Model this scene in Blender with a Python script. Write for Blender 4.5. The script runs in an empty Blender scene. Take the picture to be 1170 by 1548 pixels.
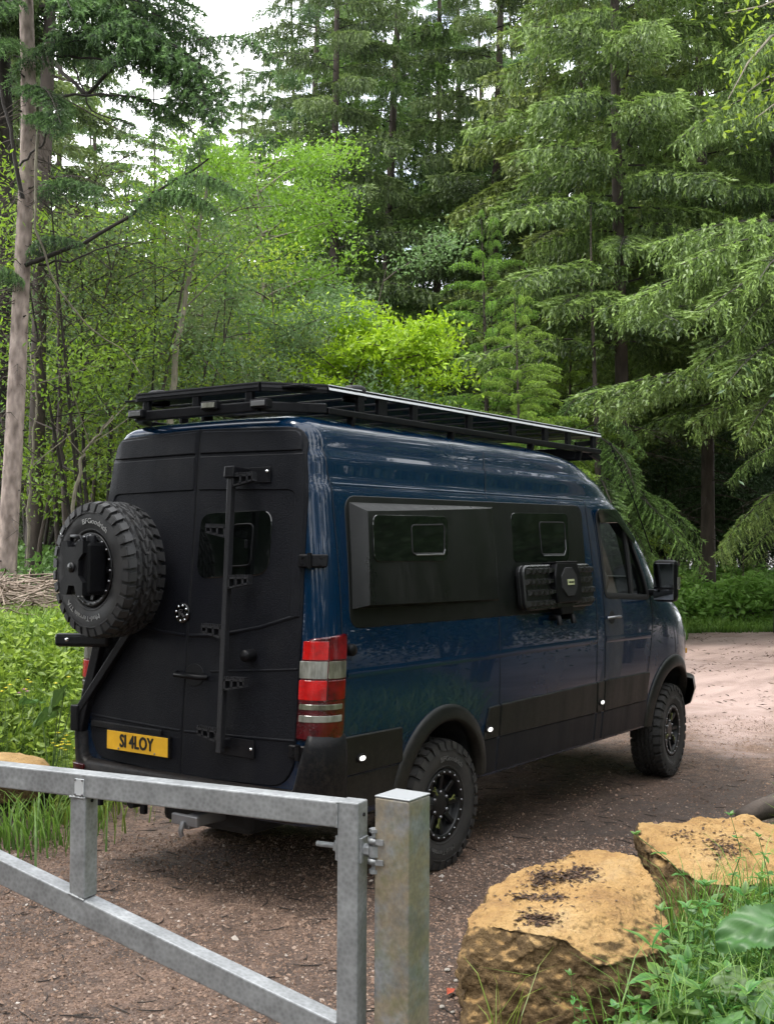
import bpy, bmesh, math, random
import numpy as np
from mathutils import Vector, Matrix, geometry
from mathutils import noise as mnoise

random.seed(7)
rng = np.random.default_rng(7)
scene = bpy.context.scene
COL = scene.collection
R = math.radians
PI = math.pi

# ------------------------------------------------------------------ camera
CAM_F = 1777.421                      # focal length in pixels of the 1170x1548 photograph
CAM_C = np.array([-6.22323545, -4.94442849, 2.03558756])
_th, _pi, _ro = 0.6206, 0.0258, 0.0051
_c, _s = math.cos(_th), math.sin(_th)
FW = np.array([_c*math.cos(_pi), _s*math.cos(_pi), math.sin(_pi)])
_rt = np.array([_s, -_c, 0.0])
_up = np.cross(_rt, FW)
RT = _rt*math.cos(_ro) + _up*math.sin(_ro)
UP = _up*math.cos(_ro) - _rt*math.sin(_ro)
cam_data = bpy.data.cameras.new('camera')
cam = bpy.data.objects.new('camera', cam_data)
COL.objects.link(cam)
cam.matrix_world = Matrix(((RT[0], UP[0], -FW[0], CAM_C[0]), (RT[1], UP[1], -FW[1], CAM_C[1]),
                           (RT[2], UP[2], -FW[2], CAM_C[2]), (0, 0, 0, 1)))
cam_data.sensor_fit = 'VERTICAL'
cam_data.sensor_height = 36.0
cam_data.lens = 36.0*CAM_F/1548.0
cam_data.clip_start = 0.05
cam_data.clip_end = 2000
scene.camera = cam

def at(px, py, d):
    """world point seen at pixel (px, py) of the photograph, d metres deep"""
    return Vector(CAM_C + d*(FW + RT*(px-585)/CAM_F - UP*(py-774)/CAM_F))
def on_plane(px, py, axis, val):
    r = FW + RT*(px-585)/CAM_F - UP*(py-774)/CAM_F
    t = (val-CAM_C[axis])/r[axis]
    return Vector(CAM_C + t*r)

# ------------------------------------------------------------------ sky, sun, exposure
SUN_EL = R(62)
_sd = FW*math.cos(R(92)) - RT*math.sin(R(92))
SUN_AZ = math.atan2(_sd[1], _sd[0])                 # direction towards the sun, measured from +X
world = bpy.data.worlds.new('World')
scene.world = world
world.use_nodes = True
nt = world.node_tree
nt.nodes.clear()
w_out = nt.nodes.new('ShaderNodeOutputWorld')
w_bg = nt.nodes.new('ShaderNodeBackground')
w_sky = nt.nodes.new('ShaderNodeTexSky')
w_sky.sky_type = 'NISHITA'
w_sky.sun_disc = False
w_sky.sun_elevation = SUN_EL
w_sky.sun_rotation = PI/2 - SUN_AZ
w_sky.air_density = 1.0
w_sky.dust_density = 2.0
w_sky.ozone_density = 1.0
w_tc = nt.nodes.new('ShaderNodeTexCoord')
w_map = nt.nodes.new('ShaderNodeMapping')
w_map.inputs['Scale'].default_value = (1.0, 1.0, 2.2)
w_n = nt.nodes.new('ShaderNodeTexNoise')
w_n.inputs['Scale'].default_value = 3.2
w_n.inputs['Detail'].default_value = 6
w_n.inputs['Roughness'].default_value = 0.55
w_rmp = nt.nodes.new('ShaderNodeValToRGB')
w_rmp.color_ramp.elements[0].position = 0.36
w_rmp.color_ramp.elements[1].position = 0.50
w_mix = nt.nodes.new('ShaderNodeMix')
w_mix.data_type = 'RGBA'
w_mix.inputs[7].default_value = (17.0, 17.3, 17.6, 1)   # bright thin overcast
nt.links.new(w_tc.outputs['Generated'], w_map.inputs['Vector'])
nt.links.new(w_map.outputs['Vector'], w_n.inputs['Vector'])
nt.links.new(w_n.outputs['Fac'], w_rmp.inputs['Fac'])
nt.links.new(w_rmp.outputs['Color'], w_mix.inputs[0])
nt.links.new(w_sky.outputs['Color'], w_mix.inputs[6])
nt.links.new(w_mix.outputs[2], w_bg.inputs['Color'])
w_bg.inputs['Strength'].default_value = 0.12
nt.links.new(w_bg.outputs['Background'], w_out.inputs['Surface'])

sun_d = bpy.data.lights.new('sun', 'SUN')
sun_d.energy = 1.5
sun_d.angle = R(18)
sun_d.color = (1.0, 0.96, 0.88)
sun = bpy.data.objects.new('sun', sun_d)
COL.objects.link(sun)
_to = Vector((math.cos(SUN_EL)*math.cos(SUN_AZ), math.cos(SUN_EL)*math.sin(SUN_AZ), math.sin(SUN_EL)))
sun.rotation_euler = _to.to_track_quat('Z', 'Y').to_euler()
sun.location = (0, 0, 40)

scene.view_settings.view_transform = 'Standard'
scene.view_settings.look = 'None'
scene.view_settings.exposure = 1.3
scene.view_settings.gamma = 1.0
scene.view_settings.use_curve_mapping = False
scene.cycles.max_bounces = 6
scene.cycles.diffuse_bounces = 2
scene.cycles.glossy_bounces = 3
scene.cycles.transmission_bounces = 4
scene.cycles.transparent_max_bounces = 8
scene.cycles.use_denoising = True

# ------------------------------------------------------------------ materials
def lin(r, g, b):
    f = lambda v: (v/255/12.92) if v/255 <= 0.04045 else ((v/255+0.055)/1.055)**2.4
    return (f(r), f(g), f(b))
class NT:
    def __init__(s, name):
        s.m = bpy.data.materials.new(name); s.m.use_nodes = True
        s.t = s.m.node_tree; s.n = s.t.nodes; s.l = s.t.links
        s.b = s.n['Principled BSDF']; s.out = s.n['Material Output']
        s._tc = None
    def node(s, typ, **kw):
        x = s.n.new(typ)
        for k, v in kw.items():
            if hasattr(x, k): setattr(x, k, v)
            else: x.inputs[k].default_value = v
        return x
    def obj(s):
        if not s._tc: s._tc = s.node('ShaderNodeTexCoord')
        return s._tc.outputs['Object']
    def noise(s, scale, detail=4, rough=0.55, vec=None, stretch=None):
        x = s.node('ShaderNodeTexNoise'); x.inputs['Scale'].default_value = scale
        x.inputs['Detail'].default_value = detail; x.inputs['Roughness'].default_value = rough
        v = vec or s.obj()
        if stretch:
            mp = s.node('ShaderNodeMapping'); mp.inputs['Scale'].default_value = stretch
            s.l.new(v, mp.inputs['Vector']); v = mp.outputs['Vector']
        s.l.new(v, x.inputs['Vector']); return x.outputs['Fac']
    def ramp(s, fac, stops):
        x = s.node('ShaderNodeValToRGB'); e = x.color_ramp.elements
        while len(e) < len(stops): e.new(0.5)
        for i, (p, c) in enumerate(stops):
            e[i].position = p; e[i].color = (*c, 1) if len(c) == 3 else c
        s.l.new(fac, x.inputs['Fac']); return x.outputs['Color']
    def mix(s, fac, a, b, mode='MIX'):
        x = s.node('ShaderNodeMix'); x.data_type = 'RGBA'; x.blend_type = mode
        for k, v in ((0, fac), (6, a), (7, b)):
            if isinstance(v, (int, float)): x.inputs[k].default_value = v
            elif isinstance(v, tuple): x.inputs[k].default_value = (*v, 1) if len(v) == 3 else v
            else: s.l.new(v, x.inputs[k])
        return x.outputs[2]
    def bump(s, h, strength=0.3, dist=0.01, normal=None):
        x = s.node('ShaderNodeBump'); x.inputs['Strength'].default_value = strength
        x.inputs['Distance'].default_value = dist; s.l.new(h, x.inputs['Height'])
        if normal is not None: s.l.new(normal, x.inputs['Normal'])
        return x.outputs['Normal']
    def set(s, **kw):
        for k, v in kw.items():
            k = k.replace('_', ' ')
            if isinstance(v, tuple): s.b.inputs[k].default_value = (*v, 1) if len(v) == 3 else v
            elif isinstance(v, (int, float)): s.b.inputs[k].default_value = v
            else: s.l.new(v, s.b.inputs[k])
        return s
def simple(name, col, rough=0.5, metal=0.0, **kw):
    n = NT(name); n.set(Base_Color=col, Roughness=rough, Metallic=metal, **kw); return n.m

M = {}
n = NT('blue_paint')
v = n.noise(2.5, 5); dirt = n.noise(14, 6, 0.7)
c = n.mix(n.ramp(dirt, [(0.5, (0, 0, 0)), (0.75, (0.22, 0.22, 0.22))]), (0.0006, 0.0110, 0.0310), (0.010, 0.011, 0.011))
def spatter(n, c, z0, z1, amount, col=(0.060, 0.046, 0.036)):
    """dried mud thrown up from the track: drops and film that thin out with height on the van"""
    sx = n.node('ShaderNodeSeparateXYZ'); n.l.new(n.obj(), sx.inputs[0])
    mr = n.node('ShaderNodeMapRange'); mr.inputs[1].default_value = z1; mr.inputs[2].default_value = z0; n.l.new(sx.outputs[2], mr.inputs[0])
    ad = n.node('ShaderNodeMath'); ad.operation = 'MULTIPLY_ADD'; n.l.new(mr.outputs[0], ad.inputs[0]); ad.inputs[1].default_value = .34; n.l.new(n.noise(38, 6, .75), ad.inputs[2])
    return n.mix(n.ramp(ad.outputs[0], [(.62, (0,)*3), (.80, (amount,)*3)]), c, col)
c = spatter(n, c, .5, 1.25, .28, (0.040, 0.032, 0.026))
n.set(Base_Color=c, Roughness=n.ramp(v, [(0.3, (0.16,)*3), (0.7, (0.30,)*3)]), Coat_Weight=0.55, Coat_Roughness=0.02, Specular_IOR_Level=0.12,
      Normal=n.bump(n.noise(2.2, 2), 0.05, 0.006))
M['blue'] = n.m
def raptor(name, col, sc=260, rough=0.55, amount=0.5, spec=0.13):
    n = NT(name)
    g = n.noise(sc, 3, 0.6); w = n.noise(3.5, 6, 0.65); st = n.noise(5, 5, 0.6, stretch=(1, 1, 0.25))
    c = n.mix(n.ramp(g, [(0.35, (0,)*3), (0.7, (1,)*3)]), tuple(x*0.6 for x in col), tuple(x*1.7 for x in col))
    c = n.mix(n.ramp(w, [(0.52, (0,)*3), (0.8, (0.35,)*3)]), c, (0.020, 0.019, 0.019))
    if name.startswith(('dark_cladding', 'black_plastic')): c = spatter(n, c, .5, 1.10, .30, (0.040, 0.032, 0.026))
    n.set(Base_Color=c, Specular_IOR_Level=spec, Roughness=n.ramp(st, [(0.3, (rough-0.1,)*3), (0.7, (rough+0.12,)*3)]), Normal=n.bump(g, amount, 0.003))
    return n.m
M['raptor'] = raptor('textured_black_coating', (0.0036, 0.0040, 0.0060), 120, .52, .8)
M['ladder'] = raptor('ladder_black_metal', (0.0125, 0.0125, 0.0145), 150, .4, .1, .3)
M['clad'] = raptor('dark_cladding_coating', (0.0020, 0.0027, 0.0024), 200, 0.42, 0.45, 0.28)
M['pod'] = raptor('flare_coating', (0.0018, 0.0022, 0.0022), 200, 0.36, 0.35, 0.34)
M['sill'] = raptor('lower_sill_coating', (0.0032, 0.0037, 0.0062), 200, 0.45, 0.3, 0.25)
M['board'] = raptor('moulded_black_plastic', (0.0035, 0.0035, 0.0040), 90, 0.30, 0.1, 0.5)
M['black_plastic'] = raptor('black_plastic', (0.0040, 0.0040, 0.0048), 120, 0.42, 0.2)
M['gap'] = simple('panel_gap_black', (0.002, 0.002, 0.0025), 0.8)
M['rack'] = raptor('satin_black_metal', (0.0060, 0.0060, 0.0072), 150, 0.36, 0.12)
M['rack_top'] = simple('worn_satin_alloy', (0.55, 0.56, 0.58), 0.4, 0.1)
M['tint'] = simple('tinted_acrylic', (0.002, 0.0025, 0.0025), 0.06)
M['chrome'] = simple('bright_steel', (0.65, 0.66, 0.68), 0.22, 1.0)
def ribbed(name, col, **kw):
    n = NT(name); w = n.node('ShaderNodeTexVoronoi'); w.inputs['Scale'].default_value = 95; n.l.new(n.obj(), w.inputs['Vector'])
    v = n.noise(11, 4, .6)
    n.set(Base_Color=n.mix(n.ramp(v, [(.35, (0,)*3), (.7, (1,)*3)]), tuple(x*.45 for x in col), tuple(min(1, x*1.5) for x in col)), Roughness=.14, Normal=n.bump(w.outputs['Distance'], .15, .003), Coat_Weight=.1, Coat_Roughness=.03, **kw); return n.m
M['dull_steel'] = simple('dull_steel', (0.22, 0.22, 0.23), 0.45, 0.9)
n = NT('rubber')
n.set(Base_Color=n.ramp(n.noise(9, 6, 0.7), [(0.35, (0.009, 0.009, 0.0105)), (0.7, (0.024, 0.023, 0.023))]), Roughness=0.62,
      Normal=n.bump(n.noise(90, 3), 0.25, 0.003))
M['rubber'] = n.m
n = NT('muddy_rubber')
n.set(Base_Color=n.ramp(n.noise(7, 6, 0.7), [(0.38, (0.010, 0.0098, 0.010)), (0.72, (0.026, 0.022, 0.019))]), Roughness=0.75,
      Normal=n.bump(n.noise(90, 3), 0.25, 0.003))
M['mud_rubber'] = n.m
M['letter_white'] = simple('tyre_letter_white', (0.26, 0.26, 0.255), 0.6)
M['letter_dusty'] = simple('tyre_letter_dusty', (0.075, 0.072, 0.068), 0.7)
M['rim'] = simple('black_rim', (0.004, 0.004, 0.0046), 0.4, 0.0, Specular_IOR_Level=0.3)
M['lime'] = simple('yellow_green_paint', (0.085, 0.095, 0.022), 0.6)
M['red_lens'] = ribbed('red_lens', (0.10, 0.0008, 0.002))
M['bright_red'] = ribbed('bright_red_lens', (0.24, 0.002, 0.002), Emission_Color=(1.0, 0.008, 0.004), Emission_Strength=0.05)
M['dark_red'] = ribbed('dark_red_lens', (0.05, 0.001, 0.003))
n = NT('clear_lens')
n.set(Base_Color=n.ramp(n.noise(16, 3, stretch=(1.6, 1.6, .5)), [(0.36, (0.08, 0.08, 0.065)), (0.64, (0.19, 0.19, 0.165))]), Roughness=0.12, Coat_Weight=0.3)
M['clear'] = n.m
n = NT('smoked_clear_lens')
n.set(Base_Color=n.ramp(n.noise(20, 3, stretch=(1.6, 1.6, .5)), [(0.36, (0.05, 0.05, 0.034)), (0.64, (0.12, 0.12, 0.085))]), Roughness=0.12, Coat_Weight=0.3)
M['smoked'] = n.m
M['lamp_white'] = simple('white_marker_lens', (0.8, 0.8, 0.78), 0.2, 0.0, Emission_Color=(1, 0.98, 0.92), Emission_Strength=0.6)
n = NT('plate_yellow')
n.set(Base_Color=n.ramp(n.noise(14, 4), [(0.3, (0.56, 0.30, 0.012)), (0.75, (0.66, 0.37, 0.02))]), Roughness=0.35)
M['plate'] = n.m
M['plate_black'] = simple('plate_characters', (0.006, 0.006, 0.006), 0.4)
M['label_pale'] = simple('pale_label', (0.34, 0.36, 0.20), 0.6)
M['interior'] = simple('cab_interior', (0.012, 0.012, 0.014), 0.7)
def glass_mat():
    n = NT('window_glass')
    tr = n.node('ShaderNodeBsdfTransparent'); tr.inputs['Color'].default_value = (0.84, 0.88, 0.87, 1)
    gl = n.node('ShaderNodeBsdfGlossy'); gl.inputs['Roughness'].default_value = 0.02
    fr = n.node('ShaderNodeFresnel'); fr.inputs['IOR'].default_value = 1.5
    mx = n.node('ShaderNodeMixShader')
    n.l.new(fr.outputs[0], mx.inputs[0]); n.l.new(tr.outputs[0], mx.inputs[1]); n.l.new(gl.outputs[0], mx.inputs[2])
    n.l.new(mx.outputs[0], n.out.inputs['Surface']); return n.m
M['glass'] = glass_mat()

# ------------------------------------------------------------------ object helpers
def link(o, parent=None):
    COL.objects.link(o)
    if parent is not None: o.parent = parent
    return o
def tag(o, label, cat, group=None):
    o['label'] = label; o['category'] = cat
    if group: o['group'] = group
    return o
def empty(name, loc=(0, 0, 0), rz=0.0):
    o = bpy.data.objects.new(name, None); COL.objects.link(o)
    o.location = loc; o.rotation_euler = (0, 0, rz); o.empty_display_size = 0.2
    return o
class MB:
    """collects shapes, built into one mesh object"""
    def __init__(s): s.v = []; s.f = []; s.sm = []; s.mi = []
    def add(s, vs, fs, smooth=False, mi=0):
        o = len(s.v); s.v.extend([tuple(p) for p in vs])
        for f in fs: s.f.append(tuple(i+o for i in f)); s.sm.append(smooth); s.mi.append(mi)
        return s
    def box(s, c, size, rot=None, mi=0, bev=0.0):
        hx, hy, hz = [k/2 for k in size]
        if bev > 0:
            b = min(bev, hx*0.9, hy*0.9, hz*0.9)
            bm = bmesh.new(); bmesh.ops.create_cube(bm, size=1.0)
            bmesh.ops.scale(bm, vec=(2*hx, 2*hy, 2*hz), verts=bm.verts)
            bmesh.ops.bevel(bm, geom=list(bm.edges), offset=b, segments=2, profile=0.5, affect='EDGES')
            bm.verts.index_update()
            vs = [v.co.copy() for v in bm.verts]; fs = [[v.index for v in f.verts] for f in bm.faces]; bm.free()
        else:
            vs = [Vector((x, y, z)) for x in (-hx, hx) for y in (-hy, hy) for z in (-hz, hz)]
            fs = [(0, 1, 3, 2), (4, 6, 7, 5), (0, 4, 5, 1), (2, 3, 7, 6), (0, 2, 6, 4), (1, 5, 7, 3)]
        if rot is not None: vs = [rot @ v for v in vs]
        c = Vector(c)
        return s.add([v+c for v in vs], fs, False, mi)
    def bar(s, a, b, w, h, up=(0, 0, 1), mi=0, bev=0.0):
        a, b = Vector(a), Vector(b); d = (b-a); L = d.length; x = d.normalized()
        up = Vector(up); y = up.cross(x).normalized(); z = x.cross(y)
        rot = Matrix((x, y, z)).transposed()
        return s.box((a+b)/2, (L, w, h), rot, mi, bev)
    def tube(s, pts, r, sides=8, mi=0, cap=True, smooth=True):
        pts = [Vector(p) for p in pts]; n = len(pts)
        rs = r if isinstance(r, (list, tuple)) else [r]*n
        up = None; vs = []
        for i, p in enumerate(pts):
            t = (pts[min(i+1, n-1)]-pts[max(i-1, 0)]).normalized()
            if up is None:
                up = Vector((0, 0, 1)) if abs(t.z) < 0.9 else Vector((1, 0, 0))
            a = (up-t*up.dot(t)).normalized(); b = t.cross(a); up = a
            for k in range(sides):
                q = 2*PI*k/sides; vs.append(p+(a*math.cos(q)+b*math.sin(q))*rs[i])
        fs = [(i*sides+k, i*sides+(k+1) % sides, (i+1)*sides+(k+1) % sides, (i+1)*sides+k) for i in range(n-1) for k in range(sides)]
        s.add(vs, fs, smooth, mi)
        if cap: s.add(vs[:sides], [tuple(range(sides))[::-1]], False, mi); s.add(vs[-sides:], [tuple(range(sides))], False, mi)
        return s
    def lathe(s, prof, sides, axis='y', c=(0, 0, 0), mi=0, smooth=True, closed=False):
        """prof: (radius, offset along the axis)"""
        vs = []; n = len(prof); c = Vector(c)
        for (r, h) in prof:
            for k in range(sides):
                q = 2*PI*k/sides; a, b = r*math.cos(q), r*math.sin(q)
                vs.append(c+Vector({'y': (a, h, b), 'x': (h, a, b), 'z': (a, b, h)}[axis]))
        fs = [(i*sides+k, ((i+1) % n)*sides+k, ((i+1) % n)*sides+(k+1) % sides, i*sides+(k+1) % sides)
              for i in range(n if closed else n-1) for k in range(sides)]
        return s.add(vs, fs, smooth, mi)
    def prism(s, poly, fn, d0, d1, mi=0):
        """poly of 2D points mapped by fn(u, v, d)"""
        n = len(poly)
        a = [fn(u, v, d0) for u, v in poly]; b = [fn(u, v, d1) for u, v in poly]
        tri = geometry.tessellate_polygon([[Vector((u, v, 0)) for u, v in poly]])
        s.add(a, [tuple(t) for t in tri], False, mi); s.add(b, [tuple(t) for t in tri], False, mi)
        for i in range(n):
            j = (i+1) % n; s.add([a[i], a[j], b[j], b[i]], [(0, 1, 2, 3)], False, mi)
        return s
    def build(s, name, mats, parent=None, recalc=True):
        me = bpy.data.meshes.new(name)
        me.from_pydata(s.v, [], s.f)
        me.polygons.foreach_set('use_smooth', s.sm)
        me.polygons.foreach_set('material_index', s.mi)
        for m in (mats if isinstance(mats, (list, tuple)) else [mats]): me.materials.append(m)
        if recalc:
            bm = bmesh.new(); bm.from_mesh(me)
            bmesh.ops.remove_doubles(bm, verts=bm.verts, dist=1e-6) if False else None
            bmesh.ops.recalc_face_normals(bm, faces=bm.faces); bm.to_mesh(me); bm.free()
        me.update()
        return link(bpy.data.objects.new(name, me), parent)

def np_mesh(name, V, F, mats, attr=None, smooth=False, mi=None):
    """V (n,3), F (m,k) arrays straight into a mesh"""
    me = bpy.data.meshes.new(name)
    V = np.ascontiguousarray(V, dtype=np.float32); F = np.ascontiguousarray(F, dtype=np.int32)
    m, k = F.shape
    me.vertices.add(len(V)); me.vertices.foreach_set('co', V.ravel())
    me.loops.add(m*k); me.loops.foreach_set('vertex_index', F.ravel())
    me.polygons.add(m); me.polygons.foreach_set('loop_start', np.arange(0, m*k, k, dtype=np.int32))
    me.polygons.foreach_set('loop_total', np.full(m, k, dtype=np.int32))
    me.polygons.foreach_set('use_smooth', np.full(m, smooth, dtype=bool))
    if mi is not None: me.polygons.foreach_set('material_index', np.ascontiguousarray(mi, dtype=np.int32))
    for x in (mats if isinstance(mats, (list, tuple)) else [mats]): me.materials.append(x)
    if attr is not None:
        a = me.attributes.new('tip', 'FLOAT', 'POINT'); a.data.foreach_set('value', np.ascontiguousarray(attr, dtype=np.float32))
    me.update(calc_edges=True)
    return me
def text_mesh(body, size=1.0, extrude=0.002, xscale=1.0, shear=0.0):
    cu = bpy.data.curves.new('txt', 'FONT'); cu.body = body; cu.size = size; cu.extrude = extrude
    cu.align_x = 'CENTER'; cu.align_y = 'CENTER'; cu.shear = shear; cu.resolution_u = 3
    o = bpy.data.objects.new('txt', cu); COL.objects.link(o)
    dg = bpy.context.evaluated_depsgraph_get()
    me = bpy.data.meshes.new_from_object(o.evaluated_get(dg))
    vs = [Vector((v.co.x*xscale, v.co.y, v.co.z)) for v in me.vertices]; fs = [tuple(p.vertices) for p in me.polygons]
    bpy.data.objects.remove(o); bpy.data.curves.remove(cu); bpy.data.meshes.remove(me)
    return vs, fs
def rounded(poly, r, seg=5):
    """poly: list of (u, v) or (u, v, r)"""
    out = []; n = len(poly)
    for i in range(n):
        p = Vector(poly[i][:2]); a = Vector(poly[i-1][:2]); b = Vector(poly[(i+1) % n][:2])
        rr = poly[i][2] if len(poly[i]) > 2 else r
        d1, d2 = (a-p), (b-p); rr = min(rr, d1.length*0.48, d2.length*0.48)
        if rr < 1e-4: out.append(tuple(p)); continue
        p1 = p+d1.normalized()*rr; p2 = p+d2.normalized()*rr
        for k in range(seg+1):
            t = k/seg; q = p1*(1-t)**2+p*2*t*(1-t)+p2*t*t; out.append((q.x, q.y))
    return out
def densify(poly, step, closed=True):
    out = []; n = len(poly)
    for i in range(n if closed else n-1):
        a, b = Vector(poly[i]), Vector(poly[(i+1) % n]); k = max(1, int((b-a).length/step))
        for j in range(k): out.append(tuple(a+(b-a)*j/k))
    if not closed: out.append(tuple(poly[-1]))
    return out
# =================================================================== ground
CAMXY = CAM_C[:2]
FH = np.array([math.cos(_th), math.sin(_th)]); RH = np.array([math.sin(_th), -math.cos(_th)])
def dl(x, y):
    """depth and sideways distance from the photographer, on the ground plan"""
    return (x-CAMXY[0])*FH[0]+(y-CAMXY[1])*FH[1], (x-CAMXY[0])*RH[0]+(y-CAMXY[1])*RH[1]
def xy(d, l): return CAMXY[0]+d*FH[0]+l*RH[0], CAMXY[1]+d*FH[1]+l*RH[1]
def sstep(a, b, t):
    t = np.clip((t-a)/(b-a), 0, 1); return t*t*(3-2*t)
def wob(x, y, s=1.0): return (np.sin(x*1.3*s+1.1)+np.sin(y*1.7*s+.4)+np.sin((x+y)*2.3*s)+np.sin((x-y*.7)*3.9*s+2))*.25
def verge(x, y):
    """signed distance outside the track: left bank / far side, and the near right corner"""
    d, l = dl(x, y)
    yl = 2.02+.008*np.where(x > 0, x, 0)**2+np.where(x < -2.5, (x+2.5)*-.05, 0)
    a = np.maximum(y-yl, d-27.4+.12*np.minimum(l, 20)*0)+.18*wob(x, y)
    yr = np.interp(x, [-9, -4, -2, 0, 1.5, 3.1, 5, 8, 12], [-4.2, -3.6, -2.75, -2.3, -2.0, -2.15, -3.2, -6.5, -12])
    b = (yr-y)+.15*wob(x, y, 1.3)
    return a, b
def H(x, y):
    x = np.asarray(x, float); y = np.asarray(y, float)
    a, b = verge(x, y)
    amp = 1.0-.62*sstep(5, 17, x)
    h = amp*(.95*sstep(-.15, 3.2, a)+.55*sstep(2.5, 8, a))+.012*np.clip(a-8, 0, 60)
    h = h+.16*sstep(-.1, 1.6, b)+.25*sstep(1.5, 7, b)
    d, l = dl(x, y)
    h = h+.012*wob(x, y, 1.9)*(1-sstep(14, 25, d))+.06*wob(x, y, .9)*sstep(.3, 2, np.maximum(a, b))
    return h
def hz(x, y): return float(H(x, y))

def ground():
    rad = np.concatenate([[0.02], np.geomspace(.6, 700, 210)])
    ang0 = math.atan2(FH[1], FH[0])
    t = np.linspace(-1, 1, 301)[:-1]; ang = ang0+PI*(0.30*t+0.70*t**3)
    X = CAMXY[0]+rad[:, None]*np.cos(ang)[None]; Y = CAMXY[1]+rad[:, None]*np.sin(ang)[None]
    Z = H(X, Y); a, b = verge(X, Y)
    V = np.stack([X, Y, Z], -1).reshape(-1, 3); m, n = len(rad), len(ang)
    i, j = np.meshgrid(np.arange(m-1), np.arange(n), indexing='ij'); j2 = (j+1) % n
    F = np.stack([i*n+j, (i+1)*n+j, (i+1)*n+j2, i*n+j2], -1).reshape(-1, 4)
    mask = sstep(-.25, .35, np.maximum(a, b)).reshape(-1)
    N = NT('gravel_track')
    at_ = N.node('ShaderNodeAttribute'); at_.attribute_name = 'tip'
    fine = N.noise(48, 6, 0.7); mid = N.noise(9, 6, 0.65); big = N.noise(.55, 5, 0.6); grit = N.noise(150, 3, 0.6)
    geo = N.node('ShaderNodeNewGeometry')
    base = N.ramp(fine, [(.30, (.066, .038, .025)), (.47, (.160, .098, .070)), (.60, (.255, .170, .126)), (.75, (.37, .27, .21))])
    litter = N.mix(.5, N.ramp(mid, [(.40, (0, 0, 0)), (.60, (1, 1, 1))]), N.ramp(N.noise(1.1, 6, .7), [(.42, (0, 0, 0)), (.58, (1, 1, 1))]))
    dark = N.ramp(fine, [(.3, (.013, .008, .006)), (.62, (.056, .034, .024)), (.8, (.13, .085, .064))])
    ea = N.node('ShaderNodeAttribute'); ea.attribute_name = 'edge_litter'
    ek = N.node('ShaderNodeMath'); ek.operation = 'MULTIPLY'; N.l.new(ea.outputs['Fac'], ek.inputs[0]); ek.inputs[1].default_value = .8
    c = N.mix(ek.outputs[0], N.mix(litter, base, dark), dark)
    # compacted pale clay further along the track
    sx = N.node('ShaderNodeSeparateXYZ'); N.l.new(N.obj(), sx.inputs[0])
    mr = N.node('ShaderNodeMapRange'); mr.inputs[1].default_value = 3.2; mr.inputs[2].default_value = 8.5; N.l.new(sx.outputs[0], mr.inputs[0])
    ad = N.node('ShaderNodeMath'); ad.operation = 'MULTIPLY_ADD'; N.l.new(big, ad.inputs[0]); ad.inputs[1].default_value = 1.6
    mm = N.node('ShaderNodeMath'); mm.operation = 'ADD'; N.l.new(ad.outputs[0], mm.inputs[0]); N.l.new(mr.outputs[0], mm.inputs[1]); ad.inputs[2].default_value = -1.0
    streak = N.noise(1.2, 6, .7, stretch=(.35, 1.6, 1))
    clay = N.ramp(streak, [(.30, (.27, .190, .167)), (.50, (.43, .312, .278)), (.66, (.49, .365, .33)), (.80, (.20, .14, .118))])
    clay = N.mix(N.ramp(fine, [(.35, (.0,)*3), (.75, (.35,)*3)]), clay, (.22, .16, .14))
    cf = N.ramp(mm.outputs[0], [(.30, (0, 0, 0)), (.75, (1, 1, 1))])
    c = N.mix(cf, c, clay)
    soil = N.ramp(mid, [(.3, (.018, .016, .008)), (.6, (.045, .040, .018)), (.8, (.075, .058, .034))])
    c = N.mix(at_.outputs['Fac'], c, soil)
    rg = N.mix(cf, N.ramp(N.noise(1.1, 6, .7), [(.42, (.9,)*3), (.60, (.62,)*3)]), (.50,)*3)
    h1 = N.bump(mid, .5, .03); h2 = N.bump(fine, .9, .018, h1); h3 = N.bump(grit, .5, .006, h2)
    N.set(Base_Color=c, Roughness=rg, Normal=h3)
    me = np_mesh('ground', V, F, N.m, mask, True)
    ed = me.attributes.new('edge_litter', 'FLOAT', 'POINT')            # leaves gather along the right hand edge, by the boulders
    ed.data.foreach_set('value', np.ascontiguousarray((sstep(-2.3, -.5, b)*(1-sstep(2.5, 7, X))).reshape(-1), dtype=np.float32))
    o = link(bpy.data.objects.new('ground', me))
    o['kind'] = 'structure'
ground()
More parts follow.
